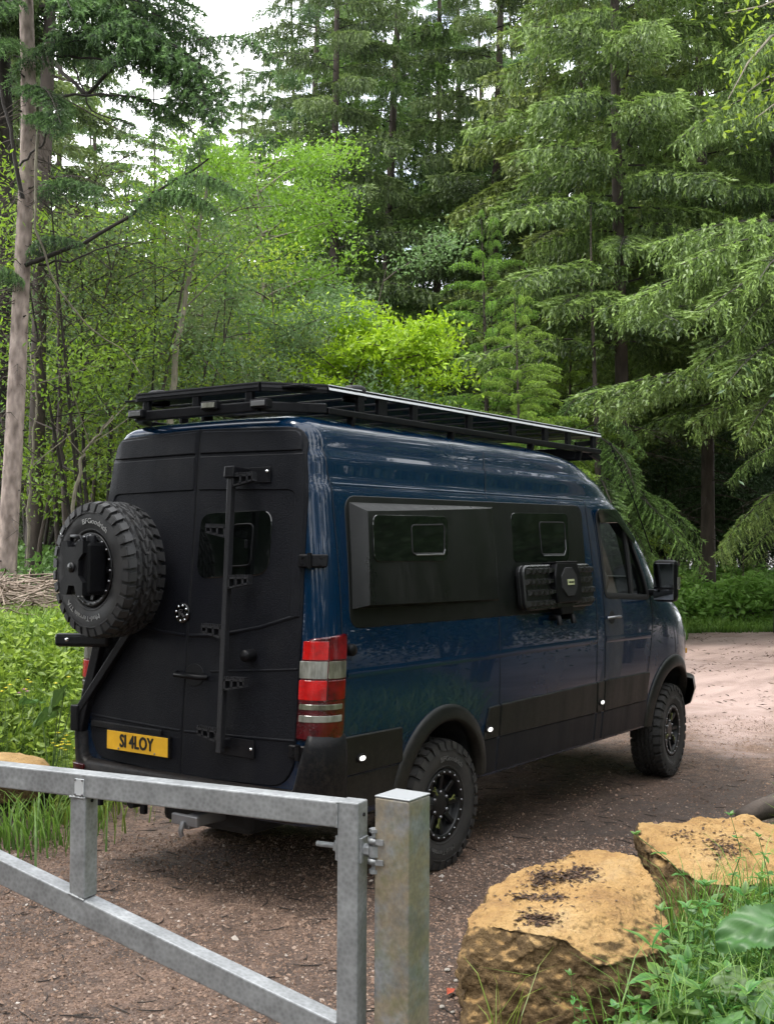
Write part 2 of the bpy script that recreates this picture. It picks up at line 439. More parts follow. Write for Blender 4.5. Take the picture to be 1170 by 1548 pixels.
# =================================================================== trees
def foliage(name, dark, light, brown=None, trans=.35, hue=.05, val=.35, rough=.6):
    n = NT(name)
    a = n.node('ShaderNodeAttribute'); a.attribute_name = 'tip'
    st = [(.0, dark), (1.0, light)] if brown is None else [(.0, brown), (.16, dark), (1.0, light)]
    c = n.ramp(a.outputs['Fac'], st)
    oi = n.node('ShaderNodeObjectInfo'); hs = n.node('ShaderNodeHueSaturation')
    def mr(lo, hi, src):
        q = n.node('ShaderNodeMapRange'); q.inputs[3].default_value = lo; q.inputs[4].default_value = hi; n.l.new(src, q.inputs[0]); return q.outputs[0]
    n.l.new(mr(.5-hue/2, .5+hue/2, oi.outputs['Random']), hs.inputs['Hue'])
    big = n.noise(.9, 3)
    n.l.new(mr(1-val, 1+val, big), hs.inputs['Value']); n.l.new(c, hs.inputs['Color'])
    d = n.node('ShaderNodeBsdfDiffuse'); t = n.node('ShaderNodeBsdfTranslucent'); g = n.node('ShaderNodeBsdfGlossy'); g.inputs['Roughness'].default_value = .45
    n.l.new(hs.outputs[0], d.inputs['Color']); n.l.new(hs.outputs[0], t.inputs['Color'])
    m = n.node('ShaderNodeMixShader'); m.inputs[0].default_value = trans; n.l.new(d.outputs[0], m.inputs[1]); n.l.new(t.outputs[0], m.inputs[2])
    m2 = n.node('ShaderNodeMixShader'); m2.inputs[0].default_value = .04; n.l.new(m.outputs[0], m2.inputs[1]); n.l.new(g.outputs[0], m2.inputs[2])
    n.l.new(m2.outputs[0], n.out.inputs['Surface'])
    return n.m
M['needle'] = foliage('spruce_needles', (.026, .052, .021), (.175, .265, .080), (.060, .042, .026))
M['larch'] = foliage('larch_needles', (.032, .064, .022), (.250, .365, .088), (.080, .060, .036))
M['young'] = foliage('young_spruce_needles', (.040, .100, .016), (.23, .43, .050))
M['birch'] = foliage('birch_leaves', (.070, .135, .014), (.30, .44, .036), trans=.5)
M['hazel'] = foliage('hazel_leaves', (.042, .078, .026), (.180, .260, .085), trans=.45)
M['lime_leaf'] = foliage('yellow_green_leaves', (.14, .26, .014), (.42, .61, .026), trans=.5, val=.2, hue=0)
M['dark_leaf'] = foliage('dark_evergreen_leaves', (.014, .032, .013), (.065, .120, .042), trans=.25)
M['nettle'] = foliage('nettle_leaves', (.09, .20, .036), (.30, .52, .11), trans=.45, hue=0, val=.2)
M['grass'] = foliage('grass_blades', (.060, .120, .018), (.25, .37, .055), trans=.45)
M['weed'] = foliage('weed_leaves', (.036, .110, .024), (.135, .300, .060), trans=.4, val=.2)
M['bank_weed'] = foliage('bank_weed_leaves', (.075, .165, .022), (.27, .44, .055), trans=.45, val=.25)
def bark(name, a, b, sc=6, st=(1, 1, .25)):
    n = NT(name); f = n.noise(sc, 7, .7, stretch=st); g = n.noise(sc*4, 5, .7, stretch=st)
    n.set(Base_Color=n.mix(n.ramp(g, [(.35, (0,)*3), (.7, (.7,)*3)]), n.ramp(f, [(.35, a), (.65, b)]), tuple(x*.5 for x in a)), Roughness=.9, Normal=n.bump(f, .8, .03))
    return n.m
M['bark'] = bark('grey_brown_bark', (.038, .029, .024), (.115, .088, .073))
M['bark_pink'] = bark('flaking_pinkish_bark', (.13, .095, .080), (.56, .45, .395), 11, (1, 1, .45))
M['bark_pale'] = bark('pale_bark', (.13, .115, .085), (.34, .30, .22), 12)
M['bark_dark'] = bark('dark_bark', (.018, .014, .012), (.055, .044, .036))

def tubes(paths, sides=4):
    """paths: list of (points, radii): one vertex and quad array"""
    Vs = []; Fs = []; o = 0
    for pts, rad in paths:
        pts = np.asarray(pts, float); n = len(pts)
        t = np.gradient(pts, axis=0); t /= np.linalg.norm(t, axis=1)[:, None]+1e-9
        ref = np.array([0, 0, 1.0]) if abs(t[0, 2]) < .9 else np.array([1.0, 0, 0])
        a = np.cross(t, ref); a /= np.linalg.norm(a, axis=1)[:, None]+1e-9; b = np.cross(t, a)
        q = 2*PI*np.arange(sides)/sides; rad = np.asarray(rad, float)
        V = pts[:, None]+rad[:, None, None]*(a[:, None]*np.cos(q)[None, :, None]+b[:, None]*np.sin(q)[None, :, None])
        i, k = np.meshgrid(np.arange(n-1), np.arange(sides), indexing='ij'); k2 = (k+1) % sides
        Fs.append(np.stack([i*sides+k, i*sides+k2, (i+1)*sides+k2, (i+1)*sides+k], -1).reshape(-1, 4)+o)
        Vs.append(V.reshape(-1, 3)); o += n*sides
    return np.concatenate(Vs), np.concatenate(Fs)
def wood_mesh(name, paths, mat, sides=5):
    V, F = tubes(paths, sides); return np_mesh(name, V, F, mat, None, True)
def unit(v): return v/(np.linalg.norm(v, axis=-1, keepdims=True)+1e-9)

def bough_template(seed, L=3.0, hang=.34, K=6, spread=.30, nb=22, upturn=.15, fat=1.0, strand=False):
    g = np.random.default_rng(seed)
    ax = lambda t: np.stack([L*t, .10*L*np.sin(3*t+seed)*t*.4, L*(.10*np.sin(PI*t)-upturn*0*t)], -1)
    S = []; D = []; Ln = []; T = []; wood = [(ax(np.linspace(0, 1, 7)), np.linspace(.028, .006, 7))]
    for i in range(nb):
        t = .08+.92*(i+g.uniform(-.3, .3))/nb; p = ax(np.array([t]))[0]
        for sg in (-1, 1):
            ln = (L*spread*(1-t)**.75*min(1, t*3.5)+.10)*g.uniform(.65, 1.25); ph = g.uniform(.75, 1.15)
            d = np.array([math.cos(ph), sg*math.sin(ph), g.uniform(-.05, .22)])
            n = max(3, int(ln/.065)); s = (np.arange(n)+g.uniform(0, 1, n))/n
            pts = p+d*ln*s[:, None]; pts[:, 2] -= .30*ln*s**2
            if ln > .35: q = np.linspace(0, 1, 4); w = p+d*ln*q[:, None]; w[:, 2] -= .30*ln*q**2; wood.append((w, np.linspace(.008, .003, 4)))
            sd = .12 if strand else .27; dd = np.stack([g.normal(.14, sd, n)+d[0]*.25, g.normal(0, sd, n)+d[1]*.25, -np.abs(g.normal(1.0, .2, n))], -1)
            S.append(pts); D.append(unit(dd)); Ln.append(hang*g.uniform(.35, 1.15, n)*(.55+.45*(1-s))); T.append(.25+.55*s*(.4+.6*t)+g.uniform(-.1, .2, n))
            S.append(pts); D.append(np.tile(unit(d+np.array([0, 0, -.25])), (n, 1))); Ln.append(np.full(n, .12)); T.append(.55+.4*s+g.uniform(-.1, .1, n))
    S = np.concatenate(S); D = np.concatenate(D); Ln = np.concatenate(Ln); T = np.concatenate(T); n = len(S)
    k = (np.arange(K)+.5)/K
    P = S[:, None]+D[:, None]*(Ln[:, None]*k[None])[..., None]
    nd = unit(D[:, None]*(1.0 if strand else .75)+g.normal(0, .34 if strand else .55, (n, K, 3)))
    ln = g.uniform(.055, .095, (n, K, 1))*fat; w = g.uniform(.010, .017, (n, K, 1))*fat
    side = unit(np.cross(nd, g.normal(0, 1, (n, K, 3))))
    V = np.stack([P-side*w, P+side*w, P+nd*ln], 2).reshape(-1, 3)
    tip = np.clip(np.repeat(T[:, None]+.18*(k[None]-.5)+g.uniform(-.12, .12, (n, K)), 3, 1).reshape(-1), 0, 1)
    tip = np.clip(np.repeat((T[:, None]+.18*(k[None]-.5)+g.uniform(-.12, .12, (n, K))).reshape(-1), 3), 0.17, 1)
    WV, WF = tubes(wood, 3)
    return V, tip, WV, WF
BT = [bough_template(s) for s in (1, 2, 3, 4, 5)]
BTL = [bough_template(s, 3.0, .62, 6, .26, 19, fat=1.1, strand=True) for s in (41, 42, 43, 44)]   # long hanging fringes of the near larches
BTM = [bough_template(s, 3.0, .58, 5, .30, 16, fat=1.5, strand=True) for s in (6, 7, 8, 9)]  # for the tall trees of the front row
BTY = [bough_template(s, 3.0, .34, 5, .15, 16, fat=1.1) for s in (11, 12, 13, 14)]       # narrow sprays of the young spruces
BTS = [bough_template(s, 3.0, .45, 3, .32, 13, fat=2.1) for s in (21, 22, 23)]        # thinner, for the far rows
def place_boughs(items, lib, g):
    """items: (start, end, tipshift): template axis laid from start to end"""
    NV = []; NT_ = []; WV = []; WF = []; o = 0
    for (a, b, sh) in items:
        V, tip, wv, wf = lib[g.integers(len(lib))]
        a = np.asarray(a, float); b = np.asarray(b, float); x = b-a; L = np.linalg.norm(x); x = x/L
        y = unit(np.cross([0, 0, 1.0], x)); z = np.cross(x, y); Mx = np.stack([x, y*(1 if g.random() < .5 else -1), z], 0)
        sc = L/3.0; s2 = min(sc, 1.25)*.5+sc*.5
        q = np.array([sc, s2, 1.0 if sc > 1 else max(sc, .55)])
        NV.append((V*q)@Mx+a); NT_.append(np.clip(tip+sh, .0, 1)); WV.append((wv*q)@Mx+a); WF.append(wf+o); o += len(wv)
    return np.concatenate(NV), np.concatenate(NT_), np.concatenate(WV), np.concatenate(WF)
def crown_mesh(name, items, lib, g, leafmat, woodmat=None):
    V, tip, WV, WF = place_boughs(items, lib, g); nv = len(V)
    # quads of wood as two triangles each, behind the needles in one mesh
    T = np.concatenate([np.arange(nv).reshape(-1, 3), np.concatenate([WF[:, [0, 1, 2]], WF[:, [0, 2, 3]]])+nv])
    mi = np.zeros(len(T), int); mi[nv//3:] = 1
    return np_mesh(name, np.concatenate([V, WV]), T, [leafmat, woodmat or M['bark_dark']], np.concatenate([tip, np.zeros(len(WV))]), False, mi)
def conifer_items(g, h, z0, rmax, n, droop=.28, low=1.0, power=.8):
    it = []
    for i in range(n):
        f = ((i+g.uniform(0, 1))/n)**1.25; z = z0+(h-z0)*f
        r = rmax*((1-f)**power*low+.06)*g.uniform(.62, 1.15); a = i*2.399+g.uniform(-.5, .5)
        dz = -droop*r*g.uniform(.5, 1.4)*(1-f*1.2)
        dz += g.normal(0, .07)*r; it.append(((0.05*math.cos(a), .05*math.sin(a), z), (r*math.cos(a), r*math.sin(a), z+dz), g.uniform(-.12, .12)+.10*f))
    return it
def dead_twigs(g, z0, z1, n, L):
    P = []
    for i in range(n):
        z = g.uniform(z0, z1); a = g.uniform(0, 2*PI); l = L*g.uniform(.3, 1.1); t = np.linspace(0, 1, 5)
        p = np.stack([l*t*math.cos(a), l*t*math.sin(a), z-.25*l*t**1.5+.1*l*np.sin(t*4+i)*.4], -1); P.append((p, np.linspace(.016, .004, 5)))
        for k in range(3):
            b = p[2+k % 3]; a2 = a+g.uniform(-1.1, 1.1); q = np.linspace(0, 1, 3)
            P.append((b+np.stack([.4*l*q*math.cos(a2), .4*l*q*math.sin(a2), -.2*l*q], -1), [.006, .004, .003]))
    return P
def trunk_path(g, h, r, lean=.0, n=12):
    t = np.linspace(0, 1, n); return (np.stack([lean*h*t+.02*h*np.sin(3*t+g.uniform(0, 6))*t, .015*h*np.sin(2.6*t+g.uniform(0, 6))*t, h*t-.3*(t == 0)], -1), r*(1-t*.93)+.004+.35*r*np.exp(-t*40))

def tree(name, label, loc, trunk_me, crown_me, group=None, rz=0.0, sc=1.0, extra=None, cat='tree'):
    e = empty(name, loc, rz); e.scale = (sc, sc, sc); tag(e, label, cat, group)
    link(bpy.data.objects.new('trunk', trunk_me), e)
    if crown_me: link(bpy.data.objects.new('crown', crown_me), e)
    for nm, me in (extra or []): link(bpy.data.objects.new(nm, me), e)
    return e
def ground_at(px, d):
    l = (px-585)/CAM_F*d; x, y = xy(d, l); return Vector((x, y, hz(x, y)))

# ---- conifer kinds
def conifer_kind(seed, h, z0, rmax, n, lib, mat, droop=.28, r=.17, dead=(1.5, 5, 26, 1.5), power=.8, tmat='bark'):
    g = np.random.default_rng(seed)
    tm = wood_mesh('trunk', [trunk_path(g, h, r)]+(dead_twigs(g, *dead) if dead else []), M[tmat], 6)
    return tm, crown_mesh('crown', conifer_items(g, h, z0, rmax, n, droop, 1.0, power), lib, g, M[mat])
LARCH_A = conifer_kind(31, 31, 6.2, 4.6, 112, BTM, 'larch', .30, .21, power=.7)
LARCH_B = conifer_kind(32, 29, 6.8, 4.2, 102, BTM, 'larch', .24, .20, power=.7)
SPRUCE_A = conifer_kind(33, 30, 2.6, 4.2, 118, BTM, 'needle', .36, .21, power=.7)
YOUNG = conifer_kind(34, 9.0, 1.2, 2.9, 105, BTY, 'young', .06, .09, None, .75)
FAR_A = conifer_kind(35, 31, 3.0, 4.4, 108, BTS, 'needle', .32, .22, power=.7)
FAR_B = conifer_kind(36, 29, 3.8, 4.2, 100, BTS, 'larch', .26, .20, power=.7)
KIND = dict(LA=LARCH_A, LB=LARCH_B, SA=SPRUCE_A, Y=YOUNG, FA=FAR_A, FB=FAR_B)
_g = np.random.default_rng(5)
def put_conifer(name, label, px, d, kind, sc=1.0, group=None, dz=-.1):
    p = ground_at(px, d); p.z += dz; t, c = KIND[kind]
    return tree(name, label, p, t, c, group, float(_g.uniform(0, 6.28)), sc)
put_conifer('larch_tree', 'tall larch with a straight grey trunk rising above the middle of the roof rack', 580, 38, 'LA', 1.0)
put_conifer('larch_tree', 'tall dark stemmed larch whose trunk stands behind the front end of the roof rack', 870, 33, 'LB', 1.05)
put_conifer('larch_tree', 'larch with a bare lower stem just right of the roof rack, above the windscreen', 946, 26.5, 'LB', .95)
put_conifer('larch_tree', 'broad larch with hanging sprays over the nettles to the right of the wing mirror', 1068, 31, 'LA', .95)
put_conifer('larch_tree', 'large larch at the right edge of the wood with low sweeping boughs', 1185, 27, 'LA', .9)
put_conifer('spruce_tree', 'dark spruce between the two tall larches, over the flare pod of the van', 742, 36, 'SA', 1.0)
put_conifer('spruce_tree', 'pale topped spruce at the left end of the tall conifers beside the open sky', 462, 43, 'SA', 1.06)
put_conifer('spruce_tree', 'mid green spruce rising from behind the yellow green bush', 655, 41, 'SA', .98)
put_conifer('young_spruce', 'fresh green young spruce with a pointed top above the middle of the van roof', 735, 26, 'Y', 1.0)
put_conifer('young_spruce', 'small bright green spruce standing just above the front half of the roof rack', 783, 19.8, 'Y', .66)
put_conifer('young_spruce', 'bright green young spruce with spreading boughs behind the front of the rack', 855, 27, 'Y', .85)
for px, d, k, s in ((520, 50, 'FA', 1.0), (610, 52, 'FB', 1.0), (690, 49, 'FA', 1.05), (770, 52, 'FB', 1.05), (830, 45, 'FA', 1.0), (905, 48, 'FA', 1.02), (985, 44, 'FB', 1.05),
                    (1020, 53, 'FA', 1.0), (1100, 41, 'FA', 1.0), (1150, 50, 'FB', 1.1), (1210, 38, 'FA', 1.0), (1000, 37, 'FB', .85), (930, 57, 'FB', 1.1), (740, 58, 'FA', 1.1), (1130, 58, 'FA', 1.1), (860, 60, 'FA', 1.05), (1060, 62, 'FB', 1.1)):
    put_conifer('conifer', 'dark conifer standing deep in the wood behind the front row of larches', px, d, k, s, 'conifers deep in the wood on the right')
for px, d, k, s in ((-20, 34, 'FA', .95), (75, 40, 'FB', .95), (150, 46, 'FA', .85), (225, 44, 'FB', .70), (-70, 27, 'FA', .9), (292, 52, 'FA', .78), (402, 55, 'FB', .86), (345, 50, 'FA', .74), (372, 57, 'FB', .82), (258, 49, 'FB', .74), (318, 60, 'FA', .86), (455, 50, 'FA', .95), (385, 47, 'FA', .70), (30, 52, 'FA', 1.0), (120, 58, 'FB', .9)):
    put_conifer('conifer', 'dark conifer far back in the wood on the left behind the leafy saplings', px, d, k, s, 'conifers far back in the wood on the left')

# ---- the larch with long low boughs reaching in from the right
def low_boughs():
    g = np.random.default_rng(77)
    p = ground_at(1262, 21.5); e = empty('larch_tree', p)
    tag(e, 'near larch out of frame whose long low boughs hang in from the right', 'tree')
    tr = wood_mesh('trunk', [trunk_path(g, 17, .19)], M['bark'], 7); link(bpy.data.objects.new('trunk', tr), e)
    ends = [(872, 602, 20.0, 560, 1.0), (900, 618, 21.5, 540, .8), (1128, 660, 19.5, 560, .9), (1040, 640, 20.5, 600, .8), (985, 372, 20, 345, 1), (905, 470, 21, 385, .9), (1030, 400, 19.5, 370, .8), (955, 455, 20, 395, .9),
            (1075, 470, 19, 400, .9), (1120, 500, 19.5, 430, .8), (1085, 838, 21.5, 700, .9), (1050, 560, 20, 470, .9), (1100, 580, 19, 500, .8), (1020, 215, 21, 120, .9), (1110, 90, 20, 20, .9), (1150, 420, 18.5, 380, .8)]
    it = []; c = np.array(p)
    for px, py, d, ys, _ in ends:
        a = np.array(at(1262, ys, 21.5)); b = np.array(at(px, py, d)); m = (a+b)/2
        it.append((a-c, b-c, g.uniform(0, .18)))
        # two side boughs leaving the main one
        for f, off in ((.55, .8),):
            s = a+(b-a)*f+np.array([0, 0, .1]); q = s+(b-a)*.34+np.array([FH[0]*off, FH[1]*off, -.35]); it.append((s-c, q-c, g.uniform(0, .18)))
    link(bpy.data.objects.new('crown', crown_mesh('crown', it, BTL, g, M['larch'])), e)
low_boughs()
def drooping():
    g = np.random.default_rng(78)
    p = ground_at(905, 25.0); e = empty('larch_tree', p)
    tag(e, 'drooping low branched larch just behind the wing mirror, its lowest bough touching the brush', 'tree')
    link(bpy.data.objects.new('trunk', wood_mesh('trunk', [trunk_path(g, 9, .10)], M['bark'], 6)), e)
    it = []; c = np.array(p)
    for px, py, d, ys in ((1068, 862, 24, 730), (1030, 830, 23.5, 720), (1000, 800, 24, 690), (1060, 820, 25.5, 720), (985, 850, 23.5, 760), (960, 745, 23.5, 660), (830, 700, 24, 640), (850, 640, 24, 580), (975, 690, 24.5, 620), (930, 800, 23, 720), (1015, 870, 24.5, 780)):
        a = np.array(at(905, ys, 25.0)); b = np.array(at(px, py, d)); it.append((a-c, b-c, g.uniform(-.12, .08)))
    link(bpy.data.objects.new('crown', crown_mesh('crown', it, BTL, g, M['larch'])), e)
    p = ground_at(1215, 24.0); e = empty('larch_tree', p)
    tag(e, 'sparse larch low at the right edge with one bough sloping down to the nettle bed', 'tree')
    link(bpy.data.objects.new('trunk', wood_mesh('trunk', [trunk_path(g, 8, .10)], M['bark'], 6)), e)
    it = []; c = np.array(p)
    for px, py, d, ys in ((1086, 842, 23.5, 745), (1110, 800, 24.5, 735), (1100, 730, 24, 660), (1130, 850, 23.5, 770)):
        a = np.array(at(1215, ys, 24.0)); b = np.array(at(px, py, d)); it.append((a-c, b-c, g.uniform(-.05, .1)))
    link(bpy.data.objects.new('crown', crown_mesh('crown', it, BTL, g, M['larch'])), e)
drooping()

# ---- broadleaved trees
def leaf_quads(P, g, size, up=.5, attr=None):
    n = len(P); nrm = unit(g.normal(0, 1, (n, 3))+np.array([0, 0, up])); a = unit(np.cross(nrm, g.normal(0, 1, (n, 3)))); b = np.cross(nrm, a)
    s = size*g.uniform(.55, 1.25, (n, 1)); w = s*g.uniform(.32, .5, (n, 1))
    V = np.stack([P-a*s*.5, P+b*w*.5+nrm*s*.06, P+a*s*.5, P-b*w*.5+nrm*s*.06], 1).reshape(-1, 3)
    F = np.arange(4*n).reshape(-1, 4)
    return V, F, np.repeat(np.clip(attr, 0, 1), 4)
def broadleaf(seed, h, crown_z, rx, nleaf, leafsize, mat, barkmat, stems=1, r=.09, limbs=16, clump=.35, up=.5, lean=0., top=1.0):
    g = np.random.default_rng(seed); paths = []; C = []; W = []
    for s in range(stems):
        a0 = g.uniform(0, 2*PI); sp = (.0 if stems == 1 else g.uniform(.10, .30)); n = 10; t = np.linspace(0, 1, n); hh = h*g.uniform(.8, 1.0)
        x = sp*hh*t*math.cos(a0)+lean*hh*t+.02*hh*np.sin(5*t+g.uniform(0, 6)); y = sp*hh*t*math.sin(a0)+.02*hh*np.sin(4*t+g.uniform(0, 6)); z = hh*t-.2*(t == 0)
        tp = np.stack([x, y, z], -1); paths.append((tp, r*(1-.9*t)+.004))
        for i in range(max(3, limbs//stems)):
            f = g.uniform(max(.12, crown_z/h), .98); b = np.array([np.interp(f, t, tp[:, k]) for k in range(3)]); a = g.uniform(0, 2*PI)
            rel = (b[2]-crown_z)/(h-crown_z+1e-6); L = rx*(.35+.75*math.sin(PI*min(max(.12+rel*.85, 0), 1)))*g.uniform(.6, 1.1); m = 6; u = np.linspace(0, 1, m)
            lp = b+np.stack([L*u*math.cos(a), L*u*math.sin(a), L*(.75*u-.25*u**2)*g.uniform(.2, 1.1)], -1)+g.normal(0, .03*L, (m, 3))*u[:, None]
            paths.append((lp, r*.28*(1-.85*u)+.003))
            for k in range(4):
                c0 = lp[2+k % 4]; a2 = a+g.uniform(-1.3, 1.3); L2 = L*g.uniform(.25, .5); v = np.linspace(0, 1, 4)
                q = c0+np.stack([L2*v*math.cos(a2), L2*v*math.sin(a2), L2*v*g.uniform(-.15, .6)], -1); paths.append((q, .006*(1-.7*v)+.002))
                C.append(q[1:]); W.append(np.full(3, .5+.5*rel))
            C.append(lp[3:]); W.append(np.full(3, .5+.5*rel))
    C = np.concatenate(C); W = np.concatenate(W)
    idx = g.integers(0, len(C), nleaf); P = C[idx]+g.normal(0, 1, (nleaf, 3))*np.array([clump, clump, clump*.7])
    out = np.linalg.norm(P[:, :2], axis=1)/rx
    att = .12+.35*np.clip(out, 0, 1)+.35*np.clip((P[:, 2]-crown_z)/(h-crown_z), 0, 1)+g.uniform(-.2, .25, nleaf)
    V, F, A = leaf_quads(P, g, leafsize, up, att)
    return wood_mesh('trunk', paths, M[barkmat], 5), np_mesh('crown', V, F, M[mat], A)
BIRCH = broadleaf(51, 11.0, 2.6, 2.3, 26000, .108, 'birch', 'bark_pale', 1, .09, 34, .25)
BIRCH2 = broadleaf(52, 9.5, 2.0, 2.1, 20000, .105, 'birch', 'bark_pale', 2, .07, 30, .25)
HAZEL = broadleaf(53, 6.6, .8, 2.0, 22000, .092, 'hazel', 'bark', 5, .05, 34, .23)
BUSH = broadleaf(54, 6.0, .9, 1.25, 22000, .12, 'lime_leaf', 'bark', 1, .05, 40, .17, .9)
EVER = broadleaf(55, 4.6, .2, 2.4, 26000, .10, 'dark_leaf', 'bark_dark', 4, .05, 36, .38)
SAPA = broadleaf(56, 8.0, 2.2, 1.3, 5200, .080, 'hazel', 'bark', 1, .045, 20, .26)
SAPB = broadleaf(57, 7.0, 1.6, 1.5, 6000, .080, 'hazel', 'bark', 2, .035, 22, .28)
SAPC = broadleaf(58, 6.0, .6, 1.3, 6500, .085, 'birch', 'bark_dark', 3, .03, 20, .28)
def put_leafy(name, label, px, d, kind, sc=1.0, group=None, rz=None, cat='tree'):
    p = ground_at(px, d); p.z -= .08; return tree(name, label, p, kind[0], kind[1], group, float(_g.uniform(0, 6.28)) if rz is None else rz, sc, None, cat)
put_leafy('birch_tree', 'bright green birch with a full crown above the left end of the roof rack', 380, 24, BIRCH, .97)
put_leafy('birch_tree', 'second bright green birch, half hidden by the drooping spruce at upper left', 262, 27, BIRCH2, .85)
put_conifer('spruce_tree', 'dark spruce between the bright birch and the tall larch, behind the roof rack', 505, 34, 'SA', .92)
put_leafy('birch_tree', 'shaded green birch deep among the thin stems to the left of the van', 170, 29, BIRCH, .85)
put_leafy('hazel_bush', 'grey green hazel bush behind the rear of the roof rack', 440, 20, HAZEL, .88, cat='bush')
put_leafy('hazel_bush', 'smaller grey green hazel bush between the pale sapling and the roof rack corner', 355, 20.5, HAZEL, .86, cat='bush')
put_leafy('field_maple_bush', 'vivid yellow green bush glowing above the middle of the roof rack', 585, 20, BUSH, .95, cat='bush')
for px, d, s in ((1000, 35, .9), (1060, 37, 1.0), (1125, 36, .95), (1175, 34, 1.0), (960, 38, 1.0), (1035, 41, 1.1), (1100, 43, 1.15), (900, 40, 1.0), (840, 41, 1.0), (1150, 45, 1.2)):
    put_leafy('evergreen_bush', 'dark evergreen bush filling the shade under the conifers beyond the nettles', px, d, EVER, s, 'evergreen bushes under the conifers', cat='bush')
for px, d, k, s in ((62, 17.5, SAPB, .9), (95, 18.5, SAPA, 1.0), (128, 17.0, SAPC, 1.0), (150, 20, SAPA, .95), (186, 18, SAPB, 1.0), (205, 21, SAPA, 1.05), (232, 19, SAPC, 1.05), (285, 21.5, SAPA, .95), (40, 21, SAPC, 1.1), (112, 23, SAPB, 1.1),
                    (160, 24, SAPC, 1.2), (10, 23, SAPB, 1.1), (72, 26, SAPC, 1.3), (200, 26, SAPB, 1.25), (130, 30, HAZEL, 1.0), (30, 30, HAZEL, .95), (225, 31, HAZEL, 1.0), (310, 27, SAPB, 1.2), (330, 33, HAZEL, 1.05)):
    put_leafy('sapling', 'thin stemmed leafy sapling in the thicket behind the spare tyre', px, d, k, s, 'saplings in the thicket on the left')
